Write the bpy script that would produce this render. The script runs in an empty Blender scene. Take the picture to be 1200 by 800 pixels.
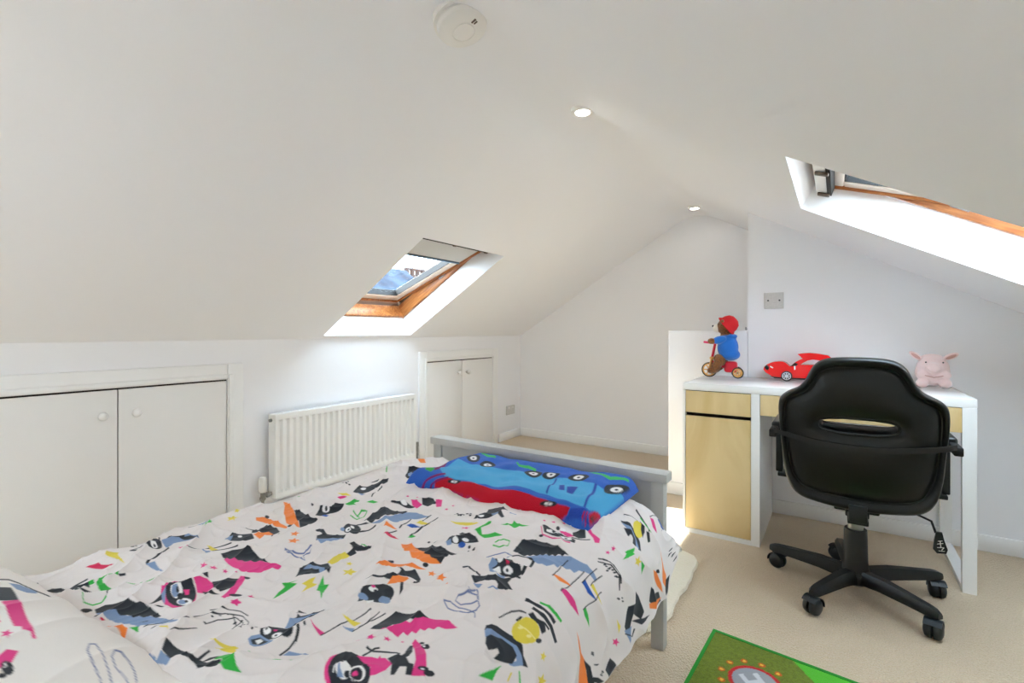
import bpy, bmesh, math, random
import numpy as np
from mathutils import Vector, Matrix
C = bpy.context.scene.collection
SC = bpy.context.scene
PI = math.pi
random.seed(7); RNG = np.random.default_rng(11)

# ---------------------------------------------------------------- camera, sky, sun, exposure
CAMH = 1.01
cam_d = bpy.data.cameras.new('camera'); cam = bpy.data.objects.new('camera', cam_d); C.objects.link(cam)
cam.location = (0, 0, CAMH); cam.rotation_euler = (PI / 2, 0, math.radians(33.8))
cam_d.sensor_width = 36; cam_d.lens = 570 / 1200 * 36; cam_d.shift_y = -12 / 1200
cam_d.clip_start = 0.02; cam_d.clip_end = 200
SC.camera = cam
world = bpy.data.worlds.new('sky'); SC.world = world; world.use_nodes = True
bg = world.node_tree.nodes['Background']
bg.inputs['Color'].default_value = (0.75, 0.865, 1.0, 1); bg.inputs['Strength'].default_value = 9.0
sun_d = bpy.data.lights.new('sun', 'SUN'); sun_d.energy = 28.0; sun_d.angle = math.radians(1.2); sun_d.color = (1.0, 0.985, 0.97)
sun = bpy.data.objects.new('sun', sun_d); C.objects.link(sun)
sun.rotation_euler = Vector((0.98, 0.30, -1.0)).to_track_quat('-Z', 'Y').to_euler()
SC.view_settings.view_transform = 'Standard'; SC.view_settings.look = 'None'
SC.view_settings.exposure = 0.80; SC.view_settings.gamma = 1.0
try: SC.view_settings.use_curve_mapping = False
except Exception: pass
try:
    SC.cycles.max_bounces = 14; SC.cycles.diffuse_bounces = 10; SC.cycles.transparent_max_bounces = 12
    SC.cycles.sample_clamp_indirect = 12
except Exception: pass

# ---------------------------------------------------------------- materials
def srgb(r, g, b):
    f = lambda c: (c / 255 / 12.92) if c / 255 <= 0.04045 else ((c / 255 + 0.055) / 1.055) ** 2.4
    return (f(r), f(g), f(b), 1)
def mat(name, col, rough=0.5, metal=0.0, spec=0.5, bump=None, var=None, coat=0.0, sheen=0.0):
    """bump=(scale, strength, kind); var=(scale, second colour, amount)"""
    m = bpy.data.materials.new(name); m.use_nodes = True; nt = m.node_tree; N = nt.nodes; K = nt.links
    p = N['Principled BSDF']
    p.inputs['Base Color'].default_value = col; p.inputs['Roughness'].default_value = rough
    p.inputs['Metallic'].default_value = metal; p.inputs['Specular IOR Level'].default_value = spec
    p.inputs['Coat Weight'].default_value = coat; p.inputs['Sheen Weight'].default_value = sheen
    tc = N.new('ShaderNodeTexCoord')
    if var:
        n = N.new('ShaderNodeTexNoise'); n.inputs['Scale'].default_value = var[0]; n.inputs['Detail'].default_value = 5
        K.new(tc.outputs['Object'], n.inputs['Vector'])
        r = N.new('ShaderNodeMapRange'); r.inputs[1].default_value = 0.35; r.inputs[2].default_value = 0.65; r.inputs[4].default_value = var[2]
        K.new(n.outputs['Fac'], r.inputs[0])
        x = N.new('ShaderNodeMix'); x.data_type = 'RGBA'; x.inputs[6].default_value = col; x.inputs[7].default_value = var[1]
        K.new(r.outputs[0], x.inputs[0]); K.new(x.outputs[2], p.inputs['Base Color'])
    if bump:
        if bump[2] == 'voronoi':
            t = N.new('ShaderNodeTexVoronoi'); out = t.outputs['Distance']
        else:
            t = N.new('ShaderNodeTexNoise'); t.inputs['Detail'].default_value = 6; out = t.outputs['Fac']
        t.inputs['Scale'].default_value = bump[0]; K.new(tc.outputs['Object'], t.inputs['Vector'])
        b = N.new('ShaderNodeBump'); b.inputs['Strength'].default_value = bump[1]; b.inputs['Distance'].default_value = 0.004
        K.new(out, b.inputs['Height']); K.new(b.outputs['Normal'], p.inputs['Normal'])
    return m
def wood(name, c1, c2, rough, scale, axis, dist=4.0):
    m = bpy.data.materials.new(name); m.use_nodes = True; nt = m.node_tree; N = nt.nodes; K = nt.links
    p = N['Principled BSDF']; p.inputs['Roughness'].default_value = rough
    tc = N.new('ShaderNodeTexCoord'); mp = N.new('ShaderNodeMapping'); mp.inputs['Scale'].default_value = axis
    K.new(tc.outputs['Object'], mp.inputs[0])
    n = N.new('ShaderNodeTexNoise'); n.inputs['Scale'].default_value = scale; n.inputs['Detail'].default_value = 6; n.inputs['Distortion'].default_value = dist
    K.new(mp.outputs[0], n.inputs['Vector'])
    r = N.new('ShaderNodeValToRGB'); r.color_ramp.elements[0].position = 0.35; r.color_ramp.elements[1].position = 0.65
    r.color_ramp.elements[0].color = c1; r.color_ramp.elements[1].color = c2
    K.new(n.outputs['Fac'], r.inputs[0]); K.new(r.outputs[0], p.inputs['Base Color'])
    return m
def printed(name, rough, bump):
    m = mat(name, (1, 1, 1, 1), rough, bump=bump, sheen=0.1, spec=0.25)
    a = m.node_tree.nodes.new('ShaderNodeAttribute'); a.attribute_name = 'print'
    m.node_tree.links.new(a.outputs['Color'], m.node_tree.nodes['Principled BSDF'].inputs['Base Color'])
    return m
def emit(name, col, s):
    m = bpy.data.materials.new(name); m.use_nodes = True; p = m.node_tree.nodes['Principled BSDF']
    p.inputs['Emission Color'].default_value = col; p.inputs['Emission Strength'].default_value = s; return m
def glass(name):
    m = bpy.data.materials.new(name); m.use_nodes = True; nt = m.node_tree; N = nt.nodes; K = nt.links
    N.remove(N['Principled BSDF']); o = N['Material Output']
    t = N.new('ShaderNodeBsdfTransparent'); t.inputs[0].default_value = (0.93, 0.97, 0.98, 1)
    g = N.new('ShaderNodeBsdfGlossy'); g.inputs['Roughness'].default_value = 0.02
    x = N.new('ShaderNodeMixShader'); x.inputs[0].default_value = 0.05; K.new(t.outputs[0], x.inputs[1]); K.new(g.outputs[0], x.inputs[2])
    K.new(x.outputs[0], o.inputs[0]); return m

M = dict(
    wall=mat('wall_paint', srgb(239, 239, 241), 0.85, spec=0.2, bump=(60, 0.05, 'noise')),
    gloss=mat('white_gloss_paint', srgb(238, 238, 237), 0.35, bump=(25, 0.04, 'noise')),
    door=mat('door_paint', srgb(233, 232, 230), 0.5, bump=(18, 0.05, 'noise')),
    gap=mat('dark_gap', srgb(40, 36, 32), 0.9),
    carpet=mat('carpet_loop', srgb(217, 197, 169), 0.95, spec=0.1, bump=(170, 0.9, 'voronoi'), var=(260, srgb(194, 174, 146), 0.8), sheen=0.2),
    rug=mat('cream_rug', srgb(236, 226, 204), 0.95, spec=0.1, bump=(140, 1.0, 'noise'), sheen=0.4),
    desk=mat('desk_white', srgb(240, 240, 238), 0.12, spec=0.5),
    birch=wood('birch_veneer', srgb(226, 202, 152), srgb(208, 178, 120), 0.35, 3.0, (1.2, 1, 0.6), 1.2),
    pine=wood('pine', srgb(190, 126, 70), srgb(146, 84, 40), 0.35, 6.0, (6, 0.6, 6), 2.0),
    sash=mat('light_washed_sash', srgb(232, 218, 204), 0.4),  # wood paled in its colour, as if washed out by daylight
    bed=mat('bed_grey_white', srgb(184, 184, 180), 0.4, spec=0.4),
    sheet=mat('white_sheet', srgb(238, 238, 238), 0.8),
    radiator=mat('radiator_enamel', srgb(240, 240, 238), 0.3),
    chrome=mat('chrome', srgb(205, 205, 205), 0.2, metal=1.0),
    steel=mat('brushed_steel', srgb(150, 150, 148), 0.35, metal=0.9),
    plastic=mat('white_plastic', srgb(236, 234, 230), 0.35),
    socket=mat('socket_plastic', srgb(206, 204, 200), 0.45, var=(120, srgb(190, 188, 184), 0.5)),
    leather=mat('black_leatherette', srgb(10, 16, 16), 0.30, spec=0.38, bump=(9, 0.9, 'noise')),
    leather2=mat('black_leatherette_rim', srgb(14, 20, 21), 0.35, spec=0.5, bump=(90, 0.12, 'noise')),
    black=mat('black_plastic', srgb(24, 28, 30), 0.42, spec=0.4),
    caster=mat('caster_nylon', srgb(20, 28, 34), 0.4, spec=0.5),
    strap=mat('black_webbing', srgb(20, 20, 20), 0.7),
    blackrub=mat('black_rubber', srgb(18, 18, 18), 0.6),
    duvet=printed('duvet_print', 0.85, (55, 0.15, 'noise')),
    towel=printed('towel_print', 0.95, (420, 0.8, 'noise')),
    mat=printed('mat_print', 0.95, (500, 1.0, 'noise')),
    hem=mat('mat_binding', srgb(30, 140, 40), 0.9),
    fur=mat('brown_plush', srgb(150, 92, 40), 0.95, bump=(300, 1.0, 'noise'), var=(160, srgb(96, 56, 24), 0.9), sheen=0.3),
    muzzle=mat('cream_plush', srgb(244, 238, 228), 0.95, bump=(300, 0.8, 'noise')),
    blue=mat('blue_felt', srgb(20, 104, 190), 0.9, bump=(250, 0.5, 'noise'), sheen=0.3),
    red=mat('red_felt', srgb(206, 22, 30), 0.85, bump=(250, 0.3, 'noise')),
    redgloss=mat('red_gloss', srgb(232, 12, 16), 0.25, coat=0.3),
    trike=mat('trike_red', srgb(216, 26, 48), 0.3),
    tan=mat('trike_wood', srgb(226, 170, 92), 0.4),
    pinkg=mat('pink_grip', srgb(232, 60, 110), 0.4),
    pig=mat('pale_pink_plush', srgb(240, 212, 208), 0.95, bump=(220, 0.8, 'noise'), sheen=0.5),
    pigd=mat('pink_plush_dark', srgb(206, 160, 150), 0.95, bump=(220, 0.8, 'noise')),
    nose=mat('black_bead', srgb(12, 12, 12), 0.2),
    silver=mat('silver_plastic', srgb(215, 218, 225), 0.3, metal=0.3),
    glass=glass('window_glass'),
    blind=mat('blind_fabric', srgb(204, 202, 198), 0.8),
    alu=mat('blind_bar', srgb(90, 112, 130), 0.35, metal=0.5),
    clip=mat('brown_clip', srgb(96, 80, 66), 0.5),
    lamp=emit('lamp_glow', (1, 0.97, 0.92, 1), 30.0),
    slate=mat('slate', srgb(40, 45, 54), 0.95, spec=0.03, var=(1.5, srgb(56, 66, 78), 1.0)),
    tile=mat('roof_tile', srgb(74, 64, 54), 0.95, spec=0.03, var=(1.5, srgb(92, 80, 66), 1.0)),
    brick=mat('stock_brick', srgb(70, 58, 50), 0.9, var=(6, srgb(52, 42, 36), 1.0)),
    pot=mat('clay_pot', srgb(64, 46, 40), 0.8),
    render=mat('house_render', srgb(84, 82, 78), 0.9),
)
# ---------------------------------------------------------------- mesh helpers
class B:
    def __init__(s): s.bm = bmesh.new()
    def box(s, x0, x1, y0, y1, z0, z1, bev=0.0, rot=None, about=None, seg=2):
        g = bmesh.ops.create_cube(s.bm, size=1.0); vs = g['verts']
        for v in vs: v.co = Vector(((x0 + x1) / 2 + v.co.x * (x1 - x0), (y0 + y1) / 2 + v.co.y * (y1 - y0), (z0 + z1) / 2 + v.co.z * (z1 - z0)))
        if rot is not None:
            a = Vector(about) if about else Vector(((x0 + x1) / 2, (y0 + y1) / 2, (z0 + z1) / 2))
            for v in vs: v.co = a + rot @ (v.co - a)
        if bev > 0:
            es = list({e for v in vs for e in v.link_edges})
            bmesh.ops.bevel(s.bm, geom=es, offset=bev, segments=seg, affect='EDGES', profile=0.5)
        return s
    def cyl(s, p0, p1, r0, r1=None, n=20, caps=True):
        r1 = r0 if r1 is None else r1
        p0, p1 = Vector(p0), Vector(p1); d = (p1 - p0).normalized()
        a = d.orthogonal().normalized(); b = d.cross(a)
        A = [s.bm.verts.new(p0 + (a * math.cos(2 * PI * i / n) + b * math.sin(2 * PI * i / n)) * r0) for i in range(n)]
        Q = [s.bm.verts.new(p1 + (a * math.cos(2 * PI * i / n) + b * math.sin(2 * PI * i / n)) * r1) for i in range(n)]
        for i in range(n): s.bm.faces.new((A[i], A[(i + 1) % n], Q[(i + 1) % n], Q[i]))
        if caps: s.bm.faces.new(A[::-1]); s.bm.faces.new(Q)
        return s
    def tube(s, pts, r, n=10, closed=False, flat=1.0):
        P = [Vector(p) for p in pts]; m = len(P); rings = []; ref = None
        for i in range(m):
            if closed: d = P[(i + 1) % m] - P[i - 1]
            else: d = P[min(i + 1, m - 1)] - P[max(i - 1, 0)]
            d.normalize()
            if ref is None: ref = d.orthogonal().normalized()
            ref = (ref - d * ref.dot(d)).normalized(); b = d.cross(ref)
            rr = r[i] if isinstance(r, (list, tuple)) else r
            rings.append([s.bm.verts.new(P[i] + (ref * math.cos(2 * PI * k / n) + b * math.sin(2 * PI * k / n) * flat) * rr) for k in range(n)])
        for i in range(m if closed else m - 1):
            A = rings[i]; Q = rings[(i + 1) % m]
            for k in range(n): s.bm.faces.new((A[k], A[(k + 1) % n], Q[(k + 1) % n], Q[k]))
        if not closed: s.bm.faces.new(rings[0][::-1]); s.bm.faces.new(rings[-1])
        return s
    def lathe(s, prof, origin=(0, 0, 0), axis=(0, 0, 1), n=32):
        o = Vector(origin); d = Vector(axis).normalized(); a = d.orthogonal().normalized(); b = d.cross(a); rings = []
        for (r, h) in prof:
            if r < 1e-6: rings.append([s.bm.verts.new(o + d * h)])
            else: rings.append([s.bm.verts.new(o + d * h + (a * math.cos(2 * PI * k / n) + b * math.sin(2 * PI * k / n)) * r) for k in range(n)])
        for A, Q in zip(rings, rings[1:]):
            for k in range(n):
                l = (k + 1) % n
                if len(A) == 1 and len(Q) == 1: continue
                if len(A) == 1: s.bm.faces.new((A[0], Q[l], Q[k]))
                elif len(Q) == 1: s.bm.faces.new((A[k], A[l], Q[0]))
                else: s.bm.faces.new((A[k], A[l], Q[l], Q[k]))
        return s
    def prism(s, poly, f, t0, t1):
        """poly in 2-D, f(a, b, t) -> point"""
        A = [s.bm.verts.new(f(a, b, t0)) for a, b in poly]; Q = [s.bm.verts.new(f(a, b, t1)) for a, b in poly]; n = len(poly)
        for i in range(n): s.bm.faces.new((A[i], A[(i + 1) % n], Q[(i + 1) % n], Q[i]))
        s.bm.faces.new(A[::-1]); s.bm.faces.new(Q)
        return s
    def ell(s, c, r, rot=None, sub=3):
        g = bmesh.ops.create_icosphere(s.bm, subdivisions=sub, radius=1.0)
        for v in g['verts']:
            p = Vector((v.co.x * r[0], v.co.y * r[1], v.co.z * r[2]))
            if rot is not None: p = rot @ p
            v.co = Vector(c) + p
        return s
    def quad(s, a, b, c, d):
        s.bm.faces.new([s.bm.verts.new(p) for p in (a, b, c, d)]); return s
def wloc(o):
    v = Vector((0, 0, 0))
    while o is not None: v = v + o.location; o = o.parent
    return v
def obj(name, b, m, parent=None, smooth=False, local=False, label=None, angle=35):
    """links the shapes in b as ONE mesh object; b is in world metres unless local"""
    bm = b.bm
    if parent is not None and not local: bmesh.ops.translate(bm, verts=bm.verts, vec=-wloc(parent))
    bmesh.ops.recalc_face_normals(bm, faces=bm.faces)
    me = bpy.data.meshes.new(name); bm.to_mesh(me); bm.free()
    me.materials.append(M[m] if isinstance(m, str) else m)
    if smooth:
        me.polygons.foreach_set('use_smooth', [True] * len(me.polygons))
        if angle < 180: me.set_sharp_from_angle(angle=math.radians(angle))
    o = bpy.data.objects.new(name, me); C.objects.link(o)
    if parent is not None: o.parent = parent
    if label: o['label'] = label
    return o
def origin(o, p):
    """moves a top-level mesh's origin to p"""
    p = Vector(p); o.data.transform(Matrix.Translation(-p)); o.location = p; return o
def tag(o, label, cat, group=None, kind=None):
    o['label'] = label; o['category'] = cat
    if group: o['group'] = group
    if kind: o['kind'] = kind
    return o
def thing(name, loc, label=None, cat=None, group=None, kind=None):
    o = bpy.data.objects.new(name, None); C.objects.link(o); o.location = loc; o.empty_display_size = 0.1
    if label: o['label'] = label
    if cat: o['category'] = cat
    if group: o['group'] = group
    if kind: o['kind'] = kind
    return o
def struct(o): o['kind'] = 'structure'; return o
def copy_tree(o, parent=None):
    c = o.copy(); C.objects.link(c); c.parent = parent
    for ch in list(o.children): copy_tree(ch, c)
    return c
def remesh(o, size, smooth=6):
    """fuses the overlapping ellipsoids of a plush body into one continuous surface"""
    m = o.modifiers.new('fuse', 'REMESH'); m.mode = 'VOXEL'; m.voxel_size = size; m.use_smooth_shade = True
    s_ = o.modifiers.new('soft', 'SMOOTH'); s_.factor = 0.6; s_.iterations = smooth
    return o

# ---------------------------------------------------------------- the room shell
LW, RW, YB, YG, YD, KZ = -2.565, 0.925, -1.9, 3.98, 3.075, 0.965
SL, SR = 0.607, 0.540
zl = lambda x: KZ + SL * (x - LW)
zr = lambda x: 1.460 - SR * x
OPL = (-2.535, -1.722, 1.775, 2.487); OPR = (-0.130, 0.705, 1.655, 2.400)
OPL2 = (-2.535, -1.722, -1.15, -0.40); OPR2 = (-0.130, 0.705, -1.25, -0.50)   # unseen second pair, added behind the camera to light the near end
struct(obj('floor', B().box(LW - .1, RW + .1, YB - .1, YG + .1, -.05, 0.0), 'carpet'))
struct(obj('wall_left', B().box(LW - .08, LW, YB, YG, 0, KZ + .002), 'wall'))
struct(obj('wall_right', B().box(RW, RW + .08, YB, YD, 0, zr(RW) + .002), 'wall'))
def gable_poly(x0, x1):
    xs = sorted({x0, x1} | {x for x in (-1.08, -1.03, -.98, -.92, -.86, -.81, -.76) if x0 < x < x1})
    return [(x0, 0)] + [(x1, 0)] + [(x, ceil_z(x) + .004) for x in xs[::-1]]
def ceil_z(x):
    a, b_ = -1.08, -.76                       # soft ridge: a parabola tangent to both slopes
    if x <= a: return zl(x)
    if x >= b_: return zr(x)
    t = (x - a) / (b_ - a); p0, p2 = zl(a), zr(b_)
    xm = (p2 - p0 - SL * 0 + SR * 0)
    xi = (1.460 - KZ + SL * LW) / (SL + SR); p1 = zl(xi)
    # quadratic Bezier with apex control at the slopes' crossing, reparametrised in x
    A = a - 2 * xi + b_; Bq = 2 * (xi - a); Cq = a - x
    tt = -Cq / Bq if abs(A) < 1e-6 else (-Bq + math.sqrt(max(Bq * Bq - 4 * A * Cq, 0))) / (2 * A)
    return (1 - tt) ** 2 * p0 + 2 * tt * (1 - tt) * p1 + tt * tt * p2
flat = lambda a, b_, t: Vector((a, t, b_))
struct(obj('wall_far', B().prism(gable_poly(LW - .05, RW), flat, YG, YG + .08), 'wall'))
struct(obj('wall_back', B().prism(gable_poly(LW - .05, RW + .05), flat, YB - .08, YB), 'wall'))
struct(obj('wall_desk', B().prism(gable_poly(-.428, RW + .05), flat, YD, YG), 'wall'))
struct(obj('wall_low', B().box(-.882, -.43, YD, YG, 0, 1.012, bev=.004), 'wall'))
# ceiling: one sheet over both slopes with two visible and two added rooflight openings
cb = B()
px_ = [LW - .03, OPL[0], OPL[1]] + [-1.08 + .032 * i for i in range(11)] + [OPR[0], OPR[1], RW + .05]
py_ = sorted([YB - .05, OPR[2], OPL[2], OPR[3], OPL[3], OPL2[2], OPL2[3], OPR2[2], OPR2[3], YG + .05])
vg = [[cb.bm.verts.new((x, y, ceil_z(x))) for y in py_] for x in px_]
for i in range(len(px_) - 1):
    for j in range(len(py_) - 1):
        cx, cy = (px_[i] + px_[i + 1]) / 2, (py_[j] + py_[j + 1]) / 2
        if any(o[0] < cx < o[1] and o[2] < cy < o[3] for o in (OPL, OPR, OPL2, OPR2)): continue
        cb.bm.faces.new((vg[i][j], vg[i][j + 1], vg[i + 1][j + 1], vg[i + 1][j]))
ceil = struct(obj('ceiling', cb, 'wall', smooth=True, angle=20))

# skirting boards
def skirt(name, x0, x1, y0, y1):
    return struct(obj(name, B().box(x0, x1, y0, y1, 0.0, .075, bev=.005), 'gloss', smooth=True))
skirt('baseboard_desk', -.428, RW, YD - .016, YD)
skirt('baseboard_low', -.882, -.4285, YD - .016, YD - .0005)
skirt('baseboard_low_side', -.897, -.8825, YD - .016, YG - .017)
skirt('baseboard_far', LW, -.898, YG - .016, YG)
skirt('baseboard_left', LW, LW + .016, 3.605, YG - .017)
skirt('baseboard_left_middle', LW, LW + .016, 1.335, 2.592)

# cupboard doors in the knee wall
def cupboard(name, ya, yb, zt, tw, leaf_split, knob_dy, knob_z, sill=0.02):
    """ya..yb clear opening, tw trim width"""
    r = thing(name, (LW, (ya + yb) / 2, 0), kind='structure')
    t = B()
    for a, b_, z0, z1 in ((ya - tw, ya, 0, zt + tw), (yb, yb + tw, 0, zt + tw), (ya, yb, zt, zt + tw)):
        t.box(LW, LW + .016, a, b_, z0, z1, bev=.004)
    e = .022
    for a, b_, z0, z1 in ((ya - .004 - e, ya - .004, 0, zt + .004 + e), (yb + .004, yb + .004 + e, 0, zt + .004 + e), (ya - .004, yb + .004, zt + .004, zt + .004 + e)):
        t.box(LW + .001, LW + .024, a, b_, z0, z1, bev=.006)
    obj('frame_moulding', t, 'gloss', r, smooth=True)
    obj('shadow_gap', B().box(LW + .0005, LW + .002, ya, yb, 0.005, zt), 'gap', r)  # dark sheet behind the leaves paints the shadow lines between them
    g = .0042
    for a, b_, kd in ((ya + g, leaf_split - g * .5, -1), (leaf_split + g * .5, yb - g, 1)):
        lf = obj('door_leaf', B().box(LW + .002, LW + .012, a, b_, sill, zt - g * 1.8, bev=.0015), 'door', r, smooth=True)
        ky = leaf_split + kd * knob_dy
        obj('knob', B().lathe([(0.0, .040), (.010, .039), (.017, .033), (.018, .026), (.013, .019), (.008, .014), (.009, .0)], (LW + .012, ky, knob_z), (1, 0, 0), 24), 'gloss', lf, smooth=True, angle=60)
    return r
cupboard('door_1', .34, 1.238, .768, .078, .790, .058, .657)
cupboard('door_2', 2.668, 3.505, .780, .078, 3.080, .052, .675)

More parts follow.
